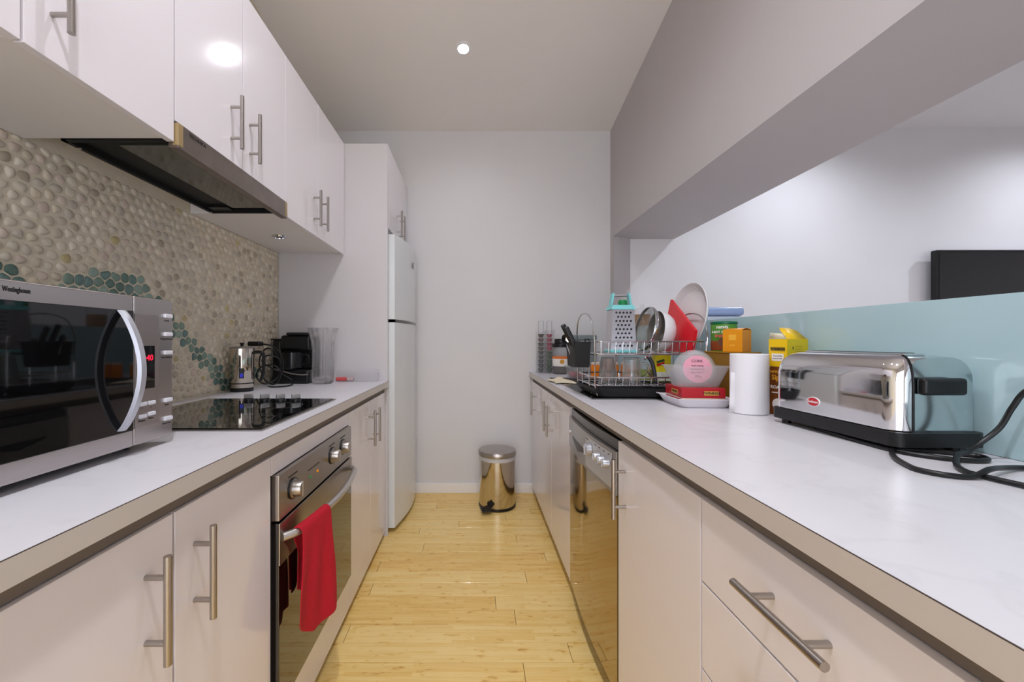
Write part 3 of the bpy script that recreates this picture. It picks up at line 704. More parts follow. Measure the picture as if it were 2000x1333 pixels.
b = MB(); b.grid([[(dwx(y)-.0008, y, z) for z in (.682, .79)] for y in [1.225+.24*k/10 for k in range(11)]])
obj('fascia', b, mat('fascia_silver', (206, 204, 204), .3, .6), pn)
for y, r in ((1.41, .022), (1.325, .013), (1.287, .013), (1.250, .013)):
    M_ = Matrix.Translation((dwx(y)-.0008, y, .752)) @ Matrix.Rotation(-PI/2, 4, 'Y')
    k = obj('knob', MB().lathe([(0, .0003), (r, .0003), (r*.95, .016), (r*.8, .02), (0, .0205)], 28, M=M_), M_silver, pn)
    obj('pointer', MB().box(dwx(y)-.0235, dwx(y)-.018, y-.003, y+.003, .752-r*.85, .752+r*.85, .001), M_silver, k)
for y in (1.455, 1.44, 1.36, 1.325, 1.287, 1.25): obj('key_print', MB().box(dwx(y)-.0015, dwx(y)-.0007, y-.006, y+.006, .779, .782), M_text, pn, smooth=False)
b = MB(); b.grid([[(dwx(y)-o, y, z) for (o, z) in ((-.004, .735), (.0012, .733), (.0012, .698+.025*abs((y-1.58)/.11)), (-.004, .696+.025*abs((y-1.58)/.11)))] for y in [1.47+.22*k/12 for k in range(13)]], closed_v=True)
obj('grip_recess', b, mat('grip_dark', (64, 62, 60), .3, .6), pn)
obj('power_button', MB().cyl((.424, 1.765, .735), (.414, 1.765, .735), .008, n=16), M_chrome, pn)

# ================================================================== SINK
t = thing('sink', 'inset steel sink bowl with drainer behind the dish rack', 'sink', (.7, 2.1, ZT))
b = MB()
for (a, c, d, e) in ((.462, SX0+.004, 1.588, 2.50), (SX0+.004, SX1-.004, 1.588, SY0+.004), (SX0+.004, SX1-.004, SY1-.004, 2.50), (SX1-.004, .955, 1.588, 2.50)): b.box(a, c, d, e, ZT+.0005, ZT+.004)
M_sink = mat('sink_steel', (120, 118, 116), .22, 1.0)
obj('rim', b, M_sink, t, smooth=False)
z1_, z0_ = ZT+.0035, ZT-.028
b = MB(); b.grid([[(.5+SX0*0+(SX0+.0045-.5)+i*0, 0, 0)] for i in range(0)] or [[(SX0+.0045, SY0+.0045, z1_), (SX1-.0045, SY0+.0045, z1_), (SX1-.0045, SY1-.0045, z1_), (SX0+.0045, SY1-.0045, z1_)],
       [(SX0+.012, SY0+.012, z0_), (SX1-.012, SY0+.012, z0_), (SX1-.012, SY1-.012, z0_), (SX0+.012, SY1-.012, z0_)]], closed_v=True)
b.face([(SX0+.012, SY0+.012, z0_), (SX1-.012, SY0+.012, z0_), (SX1-.012, SY1-.012, z0_), (SX0+.012, SY1-.012, z0_)])
obj('bowl', b, M_sink, t, smooth=False)
obj('drain', MB().lathe([(.0, .003), (.03, .003), (.038, .001), (.038, 0)], 24, c=(.71, 2.25, z0_)), M_chrome, t)
ZS = ZT+.0042
# cloth
b = MB(); b.grid([[(.425+.11*u+.01*math.sin(5*v), 2.13+.2*v+.02*math.sin(4*u), ZS+.002+.012*math.sin(PI*u)*math.sin(PI*v)*(1+.5*math.sin(11*u+3)+.4*math.sin(13*v))) for v in [k/14 for k in range(15)]] for u in [k/14 for k in range(15)]])
o = obj('dishcloth', b, mat('cream_cloth', (226, 214, 186), .9, var=.1, vscale=60, bump=.5, bscale=300), base=(.48, 2.23, ZS), angle=180)
tag(o, 'crumpled cream dishcloth lying by the sink edge', 'cloth'); md = o.modifiers.new('thickness', 'SOLIDIFY'); md.thickness = .003; md.offset = 1

# ================================================================== DISH RACK AND WHAT IS IN IT
b = MB(); n = 4
prof = [(0.0, .006), (.004, .004), (.016, .016), (.024, .036), (.030, .037), (.029, .033), (.020, .012), (.006, .0005)]
tx0, tx1, ty0, ty1 = .505, .905, 1.602, 1.885
def rrect(x0, x1, y0, y1, r, k=5):
    out = []
    for (cx_, cy_, a0) in ((x1-r, y1-r, 0), (x0+r, y1-r, PI/2), (x0+r, y0+r, PI), (x1-r, y0+r, 1.5*PI)):
        for i in range(k+1): a = a0+PI/2*i/k; out.append((cx_+r*math.cos(a), cy_+r*math.sin(a)))
    return out
rings = [[(p[0], p[1], ZS+z) for p in rrect(tx0-o, tx1+o, ty0-o, ty1+o, .02+o)] for (o, z) in prof]
b.grid(rings, closed_v=True); b.face([(p[0], p[1], ZS+.006) for p in rrect(tx0, tx1, ty0, ty1, .02)]); b.face([(p[0], p[1], ZS+.0005) for p in rrect(tx0-.004, tx1+.004, ty0-.004, ty1+.004, .024)])
tag(obj('drip_tray', b, M_matblk, base=(.7, 1.74, ZS)), 'black drip tray under the chrome dish rack', 'tray')
t = thing('dish_rack', 'two-tier chrome wire dish rack on the black tray', 'dish rack', (.7, 1.74, ZS+.0065))
rx0, rx1, ry0, ry1 = .480, .922, 1.600, 1.885
wr = .0022
def frame(z, r=.003): return MB().tube([(p[0], p[1], z) for p in rrect(rx0, rx1, ry0, ry1, .03, 4)], r, 8, closed=True)
obj('top_rail', frame(1.128), M_wire, t); obj('tier_rail', frame(1.077), M_wire, t); obj('lower_rail', frame(.985), M_wire, t); obj('lower_tier_rail', frame(.952), M_wire, t)
for z, nm in ((1.075, 'tier_wire'), (.950, 'lower_wire')):
    for k in range(15):
        x = rx0+.025+(rx1-rx0-.05)*k/14
        top = 1.126 if z > 1 else .983
        obj(nm, MB().tube([(x, ry0, top), (x, ry0+.006, z), (x, ry1-.006, z), (x, ry1, top)], wr*.8, 6), M_wire, t)
    for yy in (ry0+.07, ry1-.07): obj(nm, MB().tube([(rx0, yy, z+.001), (rx1, yy, z+.001)], wr, 6), M_wire, t)
for x, sg in ((rx0, -1), (rx1, 1)):
    hz = [(x, ry0+.01, 1.077), (x+sg*.004, ry0+.008, 1.15), (x+sg*.008, ry0+.05, 1.225), (x+sg*.009, (ry0+ry1)/2, 1.248), (x+sg*.008, ry1-.05, 1.225), (x+sg*.004, ry1-.008, 1.15), (x, ry1-.01, 1.077)]
    obj('hoop', MB().tube(spline(hz, 6), .003, 8), M_wire, t)
    for yy in (ry0+.008, ry0+.09, ry1-.09, ry1-.008):
        obj('leg', MB().tube([(x-sg*.01, yy, ZS+.0075), (x, yy, .95), (x, yy, 1.128)], wr*1.2, 6), M_wire, t)
# cutlery holder hung on the left end
t = thing('cutlery_holder', 'black plastic cutlery holder hooked on the rack end', 'holder', (.43, 1.74, 1.02))
b = MB()
bx = [(.408, 1.650), (.476, 1.650), (.476, 1.80), (.408, 1.80)]
def sc_(p, k, cx_=.442, cy_=1.725): return (cx_+(p[0]-cx_)*k, cy_+(p[1]-cy_)*k)
b.grid([[(*sc_(p, k), z) for p in bx] for (k, z) in ((.86, 1.022), (1, 1.128), (.95, 1.128), (.82, 1.027))], closed_v=True)
b.face([(*sc_(p, .86), 1.022) for p in bx]); b.face([(*sc_(p, .82), 1.027) for p in bx])
obj('cup', b, M_matblk, t, smooth=False)
obj('hook', MB().tube([(.466, 1.70, 1.12), (.466, 1.70, 1.138), (.480, 1.70, 1.138), (.484, 1.70, 1.128)], .003, 8), M_black, t)
def blade_tool(name, label, p0, p1, wd, th, m, extra=None):
    p0, p1 = Vector(p0), Vector(p1); d = (p1-p0); L_ = d.length
    R = Vector((0, 0, 1)).rotation_difference(d).to_matrix().to_4x4(); T = Matrix.Translation(p0) @ R
    t = thing(name, label, name.split('_')[-1], p0)
    obj('handle', MB().box(-wd/2, wd/2, -th/2, th/2, L_*.35, L_, th*.45, 3, M=T), m, t)
    obj('shank', MB().box(-wd/3, wd/3, -th/6, th/6, 0, L_*.36, th*.1, 1, M=T), M_chrome, t)
    return t, T, L_
blade_tool('kitchen_spatula', 'black handled spatula leaning left in the cutlery holder', (.455, 1.712, 1.04), (.372, 1.705, 1.200), .022, .014, M_black)
blade_tool('kitchen_knife', 'second black handled utensil behind the leaning spatula in cutlery holder', (.452, 1.672, 1.04), (.375, 1.662, 1.188), .022, .014, M_black)
t, T, L_ = blade_tool('steel_spoon', 'steel spoon with shiny bowl standing in the cutlery holder', (.425, 1.745, 1.04), (.398, 1.740, 1.118), .007, .003, M_chrome)
b = MB(); b.lathe([(0, -.004), (.010, -.003), (.016, .001), (.0165, .002), (.010, 0), (0, -.002)], 20, M=T @ Matrix.Translation((0, 0, L_+.018)) @ Matrix.Rotation(PI/2, 4, 'X') @ Matrix.Diagonal((1, 1.5, 1, 1)))
obj('bowl', b, M_chrome, t)

# box grater
gc = Vector((.630, 1.745, 1.080)); M_aq = mat('aqua_plastic', (128, 206, 208), .35)
t = thing('box_grater', 'steel box grater with aqua handle standing on the rack', 'grater', gc)
def pyr(w0, d0, w1, d1, z0, z1):
    b = MB(); b.grid([[(gc.x+sx*w/2, gc.y+sy*d/2, gc.z+z) for sx, sy in ((-1, -1), (1, -1), (1, 1), (-1, 1))] for (w, d, z) in ((w0, d0, z0), (w1, d1, z1))], closed_v=True); return b
M_gr = mat('grater_steel', (196, 194, 200), .25, 1.0)
obj('body', pyr(.108, .082, .092, .068, .012, .186).bevel_all(.004, 2), M_gr, t)
bb = MB().box(gc.x-.057, gc.x+.057, gc.y-.044, gc.y+.044, gc.z, gc.z+.014, .004, 2); obj('foot_rim', bb, M_aq, t)
hd = pyr(.102, .078, .088, .07, .184, .203); obj('collar', hd, M_aq, t, smooth=False)
for s_ in (-1, 1):
    b = MB(); b.grid([[(gc.x+s_*x+dx, gc.y+dy, gc.z+z) for dx, dy in ((-.004, -.014), (.004, -.014), (.004, .014), (-.004, .014))] for (x, z) in ((.042, .20), (.038, .228), (.034, .250), (.033, .256))], closed_v=True)
    b.face([(gc.x+s_*.033+dx, gc.y+dy, gc.z+.256) for dx, dy in ((-.004, -.014), (.004, -.014), (.004, .014), (-.004, .014))])
    obj('handle_post', b, M_aq, t, smooth=False)
obj('handle_bar', MB().cyl((gc.x-.036, gc.y, gc.z+.247), (gc.x+.036, gc.y, gc.z+.247), .0055, n=14), M_chrome, t)
bh, br_ = MB(), MB()
for r_ in range(9):
    z = .030+r_*.0175; k_ = (z-.012)/.174; hw = .054-.008*k_; yy = gc.y-(.041-.007*k_)-.0006
    nc = 5 if r_ % 2 == 0 else 4
    for c_ in range(nc):
        x = gc.x+(c_-(nc-1)/2)*.0165*(1-.1*k_)
        bh.lathe([(0, .0012), (.0032, .0010), (.0036, 0)], 10, M=Matrix.Translation((x, yy, gc.z+z)) @ Matrix.Rotation(PI/2, 4, 'X'))
        br_.lathe([(.0036, -.001), (.0042, .0022), (.0050, .0006), (.0052, -.001)], 10, M=Matrix.Translation((x, yy, gc.z+z)) @ Matrix.Rotation(PI/2, 4, 'X'))
obj('hole_pattern', bh, mat('hole_dark', (20, 20, 22), .6), t); obj('hole_lips', br_, M_gr, t)

# tumblers, mug, small bottle, peeler, box in the lower tier
def tumbler(name, label, c, r0, r1, h, fl=0.0, cat='glass', m=None, group=None):
    pr = [(r0, 0), (r1, h-.003), (r1-.003, h), (0, h), (0, h-.006), (r1-.004, h-.008), (r0-.0025, 0.0)]
    o = obj(name, MB().lathe(pr+[pr[0]], 48, c=c, flute=(lambda a, z: fl*math.cos(14*a)) if fl else None), m or M_glass, base=c, angle=50)
    return tag(o, label, cat, group)
tumbler('drinking_glass', 'upturned ribbed drinking glass at the left of the lower rack tier', Vector((.549, 1.662, .9535)), .040, .028, .112, .03)
o = thing('glass_mug', 'upturned glass mug with handle beside the ribbed glass', 'mug', (.646, 1.665, .9535))
c = Vector((.646, 1.665, .9535))
obj('cup', MB().lathe([(.038, 0), (.034, .105), (.030, .110), (0, .110), (0, .103), (.030, .100), (.035, 0), (.038, 0)], 40, c=c), M_glass, o)
obj('handle', MB().tube(spline([c+Vector((.036, -.005, .085)), c+Vector((.060, -.012, .08)), c+Vector((.064, -.014, .045)), c+Vector((.037, -.008, .025))], 6), .0045, 8), M_glass, o)
o = thing('pickle_jar', 'small glass jar of green pickle behind the glass mug', 'jar', (.762, 1.80, .9535)); c = Vector((.762, 1.80, .9535))
obj('jar_glass', MB().lathe([(0, 0), (.025, 0), (.027, .004), (.027, .085), (.022, .095), (.022, .105), (.020, .105), (.020, .094), (.0245, .084), (.0245, .005), (0, .004)], 32, c=c), M_clear, o)
obj('filling', MB().lathe([(0, .005), (.024, .005), (.024, .05), (0, .052)], 24, c=c), mat('green_filling', (150, 166, 40), .4, var=.3, vscale=80), o)
o = thing('vegetable_peeler', 'dark grey handled peeler leaning in the lower rack tier', 'peeler', (.77, 1.66, .954))
obj('handle', MB().tube(spline([(.757, 1.69, .956), (.752, 1.69, 1.0), (.742, 1.69, 1.04), (.728, 1.69, 1.062)], 6), .008, 10), mat('grey_grip', (60, 62, 68), .4), o)
obj('blade', MB().tube(spline([(.729, 1.69, 1.060), (.716, 1.685, 1.064), (.708, 1.68, 1.052)], 6), .004, 8), M_chrome, o)
o = thing('table_fork', 'steel fork lying slanted beside the glass mug', 'fork', (.70, 1.63, .954))
obj('shaft', MB().tube(spline([(.695, 1.625, 1.01), (.715, 1.63, .985), (.745, 1.635, .957)], 6), .003, 8), M_chrome, o)
for k in range(3): obj('tine', MB().tube([(.742, 1.632+.004*k, .958), (.765, 1.63+.005*k, .9545)], .0011, 6), M_chrome, o)
o = thing('cleaner_box', 'yellow and white carton at the back of the lower rack tier', 'box', (.825, 1.77, .953))
c = Vector((.825, 1.79, .953))
obj('carton', MB().box(.79, .858, 1.765, 1.805, .9535, 1.068, .001), mat('lemon_card', (244, 226, 40), .4), o)
obj('white_panel', MB().box(.7903, .8577, 1.7642, 1.7652, .955, .995), mat('white_card', (238, 240, 226), .4), o, smooth=False)
obj('red_flash', MB().box(.795, .83, 1.7636, 1.7644, 1.022, 1.034, M=Matrix.Translation((.81, 0, 1.028)) @ Matrix.Rotation(-.3, 4, 'Y') @ Matrix.Translation((-.81, 0, -1.028))), mat('red_print', (214, 50, 40), .4), o, smooth=False)
obj('green_flash', MB().box(.795, .83, 1.7636, 1.7644, 1.036, 1.046, M=Matrix.Translation((.81, 0, 1.04)) @ Matrix.Rotation(-.3, 4, 'Y') @ Matrix.Translation((-.81, 0, -1.04))), mat('green_print', (50, 90, 60), .4), o, smooth=False)

# sieve, bowl, red board, colander on the upper tier
def dish(name, label, cat, c, axis, prof, m, n=56, parts=()):
    c = Vector(c); R = Matrix.Translation(c) @ Vector((0, 0, 1)).rotation_difference(Vector(axis).normalized()).to_matrix().to_4x4()
    t = thing(name, label, cat, c); obj('bowl', MB().lathe(prof, n, M=R), m, t); return t, R
M_mesh = mat('wire_mesh', (150, 146, 138), .4, .8, alpha=.55, bump=.8, bscale=900)
ax = (-1, -.03, .20)
t, R = dish('sieve', 'round steel sieve leaning on the upper rack tier', 'sieve', (.742, 1.752, 1.182), ax, [(.093, 0), (.088, -.02), (.07, -.038), (.04, -.05), (0, -.054)], M_mesh)
obj('rim', MB().lathe([(.097, -.007), (.099, 0), (.097, .007), (.0945, .007), (.0945, -.007), (.097, -.007)], 64, M=R), M_chrome, t)
t, R = dish('mixing_bowl', 'white bowl standing on edge behind the sieve', 'bowl', (.786, 1.755, 1.172), (-1, 0.0, .14),
            [(.086, 0), (.089, .002), (.089, -.003), (.086, -.028), (.07, -.054), (.05, -.066), (0, -.068), (0, -.064), (.048, -.062), (.067, -.052), (.082, -.027), (.086, 0)], M_wplast)
obj('grey_liner', MB().lathe([(.0855, -.001), (.0815, -.0262), (.0665, -.0508), (.0475, -.0606), (0, -.0626)], 56, M=R), mat('ribbed_grey', (160, 156, 150), .35, .5, var=.2, vscale=60, stretch=(1, 1, 14)), t)
b = MB()
q = [(.908, 1.872, 1.322), (.882, 1.618, 1.172), (.868, 1.618, 1.083), (.868, 1.868, 1.083), (.897, 1.878, 1.25)]
q = [Vector(p) for p in q]; off = Vector((.012, .0015, 0))
a_ = [b.bm.verts.new(p) for p in q]; c_ = [b.bm.verts.new(p+off) for p in q]
b.bm.faces.new(a_); b.bm.faces.new(list(reversed(c_)))
for i in range(5): j = (i+1) % 5; b.bm.faces.new((a_[i], a_[j], c_[j], c_[i]))
b.bevel_all(.002, 2)
tag(obj('cutting_board', b, mat('red_plastic', (222, 30, 44), .3), base=(.89, 1.75, 1.083), smooth=True), 'red plastic cutting board wedged between bowl and large colander', 'cutting board')
ax = Vector((-1, -.02, .16))
t, R = dish('colander', 'large round white colander plate leaning at the rack end', 'colander', (.921, 1.765, 1.232), ax,
            [(.150, 0), (.153, .001), (.153, -.004), (.148, -.010), (.115, -.028), (.06, -.031), (0, -.032), (0, -.028), (.06, -.027), (.113, -.024), (.147, -.004), (.150, 0)], M_wplast, 72)
bh = MB()
for rr, zz in ((.1435, -.0055), (.137, -.0092), (.1305, -.0130), (.124, -.0168)):
    for k in range(84):
        a = 2*PI*k/84; bh.lathe([(0, .0006), (.0017, .0005)], 6, M=R @ Matrix.Translation((rr*math.cos(a), rr*math.sin(a), zz)))
obj('hole_pattern', bh, mat('hole_grey', (120, 112, 108), .6), t)

# bottle behind grater
def bottle(name, label, c, prof, m, capprof, mc, cat='bottle'):
    t = thing(name, label, cat, c); obj('body', MB().lathe(prof, 32, c=c), m, t); obj('cap', MB().lathe(capprof, 28, c=c), mc, t); return t
bottle('detergent_bottle', 'green capped bottle standing behind the box grater', Vector((.672, 1.832, 1.079)), [(0, 0), (.026, 0), (.029, .005), (.029, .14), (.016, .185), (.014, .20)], mat('green_bottle', (160, 200, 150), .3, trans=.3),
       [(.014, .196), (.020, .198), (.021, .226), (.017, .236), (0, .238)], mat('green_cap', (20, 138, 74), .35))
bottle('soap_bottle', 'slim blue bottle standing behind grater and sieve on the rack', Vector((.700, 1.858, 1.079)), [(0, 0), (.012, 0), (.013, .003), (.013, .10), (.008, .118), (.007, .125)], mat('blue_bottle', (84, 98, 196), .3),
       [(.007, .122), (.009, .123), (.009, .138), (0, .139)], mat('blue_cap', (60, 74, 180), .35))
for i, (x, lb) in enumerate(((.885, 'first orange spice jar behind the dish rack, nearest the sink'), (.955, 'second orange spice jar behind the dish rack, beside the splashback'), (.765, 'orange spice jar behind the ribbed glass'))):
    c = Vector((x, 2.56, ZT)); o = thing('spice_jar', lb, 'jar', c, 'orange spice jars')
    obj('jar', MB().lathe([(0, 0), (.026, 0), (.028, .004), (.028, .072), (.024, .08), (0, .08)], 28, c=c), mat('orange_spice', (232, 130, 24), .3), o)
    obj('lid', MB().lathe([(.0, .094), (.024, .094), (.026, .091), (.026, .0805), (0, .0805)], 28, c=c), mat('pale_lid', (222, 196, 180), .4), o)

# ---- far end of the right worktop
t = thing('capsule_holder', 'clear acrylic capsule holder against the end wall', 'holder', (.512, 2.93, ZT))
x0, x1, y0, y1 = .452, .574, 2.885, 2.975
for (a, c, d, e) in ((x0, x0+.003, y0, y1), (x1-.003, x1, y0, y1), (x0+.003, x1-.003, y0, y0+.003), (x0+.003, x1-.003, y1-.003, y1), ((x0+x1)/2-.0015, (x0+x1)/2+.0015, y0+.003, y1-.003)):
    obj('sheet', MB().box(a, c, d, e, ZT+.006, ZT+.31), M_clear, t, smooth=False)
obj('base', MB().box(x0-.002, x1+.002, y0-.002, y1+.002, ZT+.0003, ZT+.006, .001), M_clear, t)
for xx in ((x0+(x0+x1)/2)/2, (x1+(x0+x1)/2)/2):
    obj('wire_loop', MB().tube([(xx-.017, 2.93, ZT+.29), (xx-.017, 2.93, ZT+.374), (xx+.017, 2.93, ZT+.374), (xx+.017, 2.93, ZT+.29)], .0018, 6), M_wire, t)
caps = [mat('capsule_dark', (66, 58, 58), .3, .4), mat('capsule_plum', (104, 72, 78), .3, .4), mat('capsule_red', (178, 60, 92), .3, .3), mat('capsule_green', (56, 92, 48), .3, .3)]
for s_ in (0, 1):
    xx = ((x0+(x0+x1)/2)/2, (x1+(x0+x1)/2)/2)[s_]
    for k in range(9):
        z = ZT+.0065+k*.031; m_ = caps[(0, 1)[k % 2 if k > 5 else 0]] if s_ == 0 else (caps[3] if k < 5 else caps[2])
        nm = 'plum capsule' if m_ is caps[1] else 'dark brown capsule' if m_ is caps[0] else 'green capsule' if m_ is caps[3] else 'pink capsule'
        o = obj('coffee_capsule', MB().lathe([(0, 0), (.014, 0), (.021, .022), (.0255, .023), (.0255, .025), (0, .027)], 20, c=(xx, 2.93, z)), m_, base=(xx, 2.93, z))
        tag(o, nm+', '+('lowest', 'second from bottom', 'third from bottom', 'fourth from bottom', 'fifth from bottom', 'fourth from top', 'third from top', 'second from top', 'topmost')[k]+' in '+('left' if s_ == 0 else 'right')+' column of the acrylic holder', 'capsule', 'capsules in the acrylic holder')
c = Vector((.606, 2.83, ZT)); t = thing('coffee_jar', 'glass jar with black lid and orange-white label by end wall', 'jar', c)
obj('glass', MB().lathe([(0, 0), (.054, 0), (.058, .006), (.058, .165), (.05, .18), (.05, .188), (.047, .188), (.047, .178), (.055, .163), (.055, .008), (0, .005)], 40, c=c), M_clear, t)
obj('filling', MB().lathe([(0, .008), (.054, .008), (.054, .10), (0, .103)], 32, c=c), mat('dark_filling', (70, 58, 48), .6, var=.3, vscale=90), t)
obj('label_band', MB().lathe([(.0585, .055), (.0588, .056), (.0588, .124), (.0585, .125)], 40, c=c), mat('label_white', (236, 230, 222), .5), t)
obj('label_flash', MB().lathe([(.0590, .107), (.0593, .108), (.0593, .1245), (.0590, .125)], 40, c=c), mat('label_orange', (214, 110, 40), .5), t)
obj('label_badge', MB().lathe([(0, .0012), (.016, .001), (.016, 0)], 20, M=Matrix.Translation((c.x-.005, c.y-.0588, c.z+.088)) @ Matrix.Rotation(PI/2, 4, 'X')), mat('badge_gold', (210, 150, 60), .5), t)
obj('lid', MB().lathe([(.0, .246), (.040, .246), (.044, .243), (.045, .214), (.062, .210), (.063, .192), (.061, .186), (0, .186)], 40, c=c), M_black, t)
t = thing('storage_canister', 'grey translucent storage canister behind the cutlery holder', 'canister', (.76, 2.86, ZT))
M_smoke = mat('smoky_plastic', (150, 158, 158), .2, trans=.35, alpha=.8)
obj('body', MB().box(.685, .845, 2.80, 2.94, ZT+.0005, ZT+.235, .014, 3), M_smoke, t)
obj('lid', MB().box(.680, .850, 2.795, 2.945, ZT+.2355, ZT+.272, .01, 3), mat('smoky_lid', (138, 148, 148), .25, trans=.2), t)
t = thing('food_container', 'low clear food container with pink contents beside the sink', 'container', (.665, 2.60, ZT))
b = MB(); b.grid([[(p[0], p[1], ZT+z) for p in rrect(.59-o, .72+o, 2.53-o, 2.63+o, .02)] for (o, z) in ((-.008, .0008), (0, .06), (-.002, .06), (-.0095, .003))], closed_v=True)
b.face([(p[0], p[1], ZT+.0008) for p in rrect(.598, .712, 2.538, 2.622, .02)])
obj('tub', b, M_clear, t); obj('contents', MB().box(.604, .706, 2.545, 2.615, ZT+.004, ZT+.035, .012, 3), mat('pink_contents', (150, 90, 92), .6, var=.4, vscale=60), t)
obj('lid', MB().box(.585, .725, 2.525, 2.635, ZT+.0605, ZT+.075, .004, 2), M_clear, t)

# ---- on the ledge behind the glass
c = Vector((1.10, 2.653, 1.2152)); t = thing('tea_jug', 'lidded glass jug of amber tea on the ledge behind glass', 'jug', c)
obj('glass', MB().lathe([(0, 0), (.050, 0), (.054, .005), (.054, .115), (.050, .12), (.0475, .12), (.051, .113), (.051, .007), (0, .004)], 40, c=c), M_clear, t)
obj('tea', MB().lathe([(0, .0065), (.0505, .0065), (.0505, .088), (0, .088)], 32, c=c), mat('amber_tea', (186, 132, 40), .15, trans=.3), t)
ld = obj('lid', MB().lathe([(.053, .1215), (.054, .126), (.03, .132), (0, .134)], 32, c=c), M_clear, t)
obj('knob', MB().lathe([(.006, .133), (.007, .140), (.011, .147), (.006, .154), (0, .155)], 20, c=c), M_glass, ld)
t = thing('lunch_box', 'blue-lidded translucent lunch box on the ledge behind glass', 'container', (1.262, 2.12, 1.2152))
obj('tub', MB().box(1.158, 1.366, 2.058, 2.20, 1.2155, 1.2585, .012, 3), mat('pale_blue_tub', (206, 220, 234), .2, trans=.3, alpha=.85), t)
obj('lid', MB().box(1.150, 1.374, 2.05, 2.208, 1.259, 1.303, .016, 4), mat('blue_lid', (158, 182, 222), .2, trans=.25), t)

# ---- middle of the right worktop
# white foam tray, red tea box, clear tub with two deli pots
ang = -0.06
cT = Vector((.80, 1.475, ZT)); RT = Matrix.Translation(cT) @ Matrix.Rotation(ang, 4, 'Z')
b = MB(); rg = [[RT @ Vector((p[0], p[1], z)) for p in rrect(-.078-o, .078+o, -.085-o, .085+o, .02, 3)] for (o, z) in ((0, .0006), (.014, .026), (.022, .029), (.022, .0315), (.012, .029), (-.002, .004))]
b.grid(rg, closed_v=True); b.face(rg[0]); b.face(rg[-1])
tag(obj('foam_tray', b, mat('white_foam', (234, 230, 236), .6), base=cT), 'white foam tray under the red tea box', 'tray')
RB = Matrix.Translation(cT) @ Matrix.Rotation(ang-0.05, 4, 'Z')
t = thing('tea_box', 'flat red tea box lying in the white foam tray', 'box', cT+Vector((0, 0, .005)))
M_red = mat('red_card', (186, 30, 42), .35)
obj('lower_tray', MB().box(-.068, .072, -.072, .08, .006, .026, .001, M=RB), M_red, t)
obj('cream_edge', MB().box(-.069, .073, -.073, .081, .0262, .0312, .001, M=RB), mat('cream_card', (240, 220, 200), .5), t)
lid_ = obj('box_lid', MB().box(-.070, .074, -.074, .082, .0314, .066, .001, M=RB), M_red, t)
gold = mat('gold_print', (206, 160, 70), .4)
obj('gold_plaque', MB().box(.004, .052, -.0746, -.0738, .041, .056, M=RB), gold, lid_, smooth=False)
text('lettering', 'TWININGS', .0115, RB @ Vector((.028, -.0748, .0485)), RB.to_3x3() @ Vector((1, 0, 0)), (0, 0, 1), M_text, lid_, .0003)
obj('gold_plaque', MB().box(-.0708, -.0698, -.04, .02, .041, .056, M=RB), gold, lid_, smooth=False)
text('lettering', 'TWININGS', .0115, RB @ Vector((-.0710, -.01, .0485)), RB.to_3x3() @ Vector((0, -1, 0)), (0, 0, 1), M_text, lid_, .0003)
cU = Vector((.802, 1.47, ZT+.0665)); M_tub = mat('frosted_tub', (236, 234, 236), .18, trans=.55, ior=1.1, alpha=.42)
b = MB(); rg = [[cU+Vector((p[0], p[1], z)) for p in rrect(-.070-o, .070+o, -.045-o, .045+o, .025, 4)] for (o, z) in ((0, .0006), (.024, .072), (.029, .072), (.029, .075), (.022, .0745), (-.002, .003))]
b.grid(rg, closed_v=True); b.face(rg[0])
tag(obj('plastic_tub', b, M_tub, base=cU), 'clear plastic tub standing on the red tea box', 'tub')
def deli(name, label, c, axis, r, dpt, ml, lt=None):
    c = Vector(c); R = Matrix.Translation(c) @ Vector((0, 0, 1)).rotation_difference(Vector(axis).normalized()).to_matrix().to_4x4()
    t = thing(name, label, 'pot', c)
    obj('pot', MB().lathe([(0, 0), (r*.82, 0), (r*.86, -.003), (r, -dpt), (r*1.05, -dpt), (r*1.05, -dpt-.004), (r*.98, -dpt-.004), (r*.84, -.005), (0, -.003)], 48, M=R), M_tub, t)
    l = obj('sticker', MB().lathe([(0, .0008), (r*.72, .0008), (r*.72, .0002)], 40, M=R), ml, t)
    if lt:
        x = R.to_3x3() @ Vector((1, 0, 0)); u = Vector((0, 0, 1)); n_ = Vector(axis).normalized(); u = (u-n_*u.dot(n_)).normalized(); x = u.cross(n_)
        for s_, dy, sz in lt: text('lettering', s_, sz, c+n_*.0012+u*dy, x, u, M_text, l, .0001)
    return t
deli('deli_pot', 'round clear pot with pink sticker standing in the plastic tub', (.793, 1.438, 1.030), (-.12, -.97, .12), .068, .022, mat('pink_sticker', (236, 166, 184), .5),
     [('CORK', .028, .014), ('fresh ricotta', .012, .008), ('best before 21', 0, .008), ('keep cold 4 C', -.012, .008), ('250 g', -.026, .009)])
deli('deli_pot', 'round clear pot with yellowish sticker behind the pink-stickered pot', (.835, 1.482, 1.032), (.25, -.95, .15), .062, .02, mat('straw_sticker', (214, 196, 130), .5))

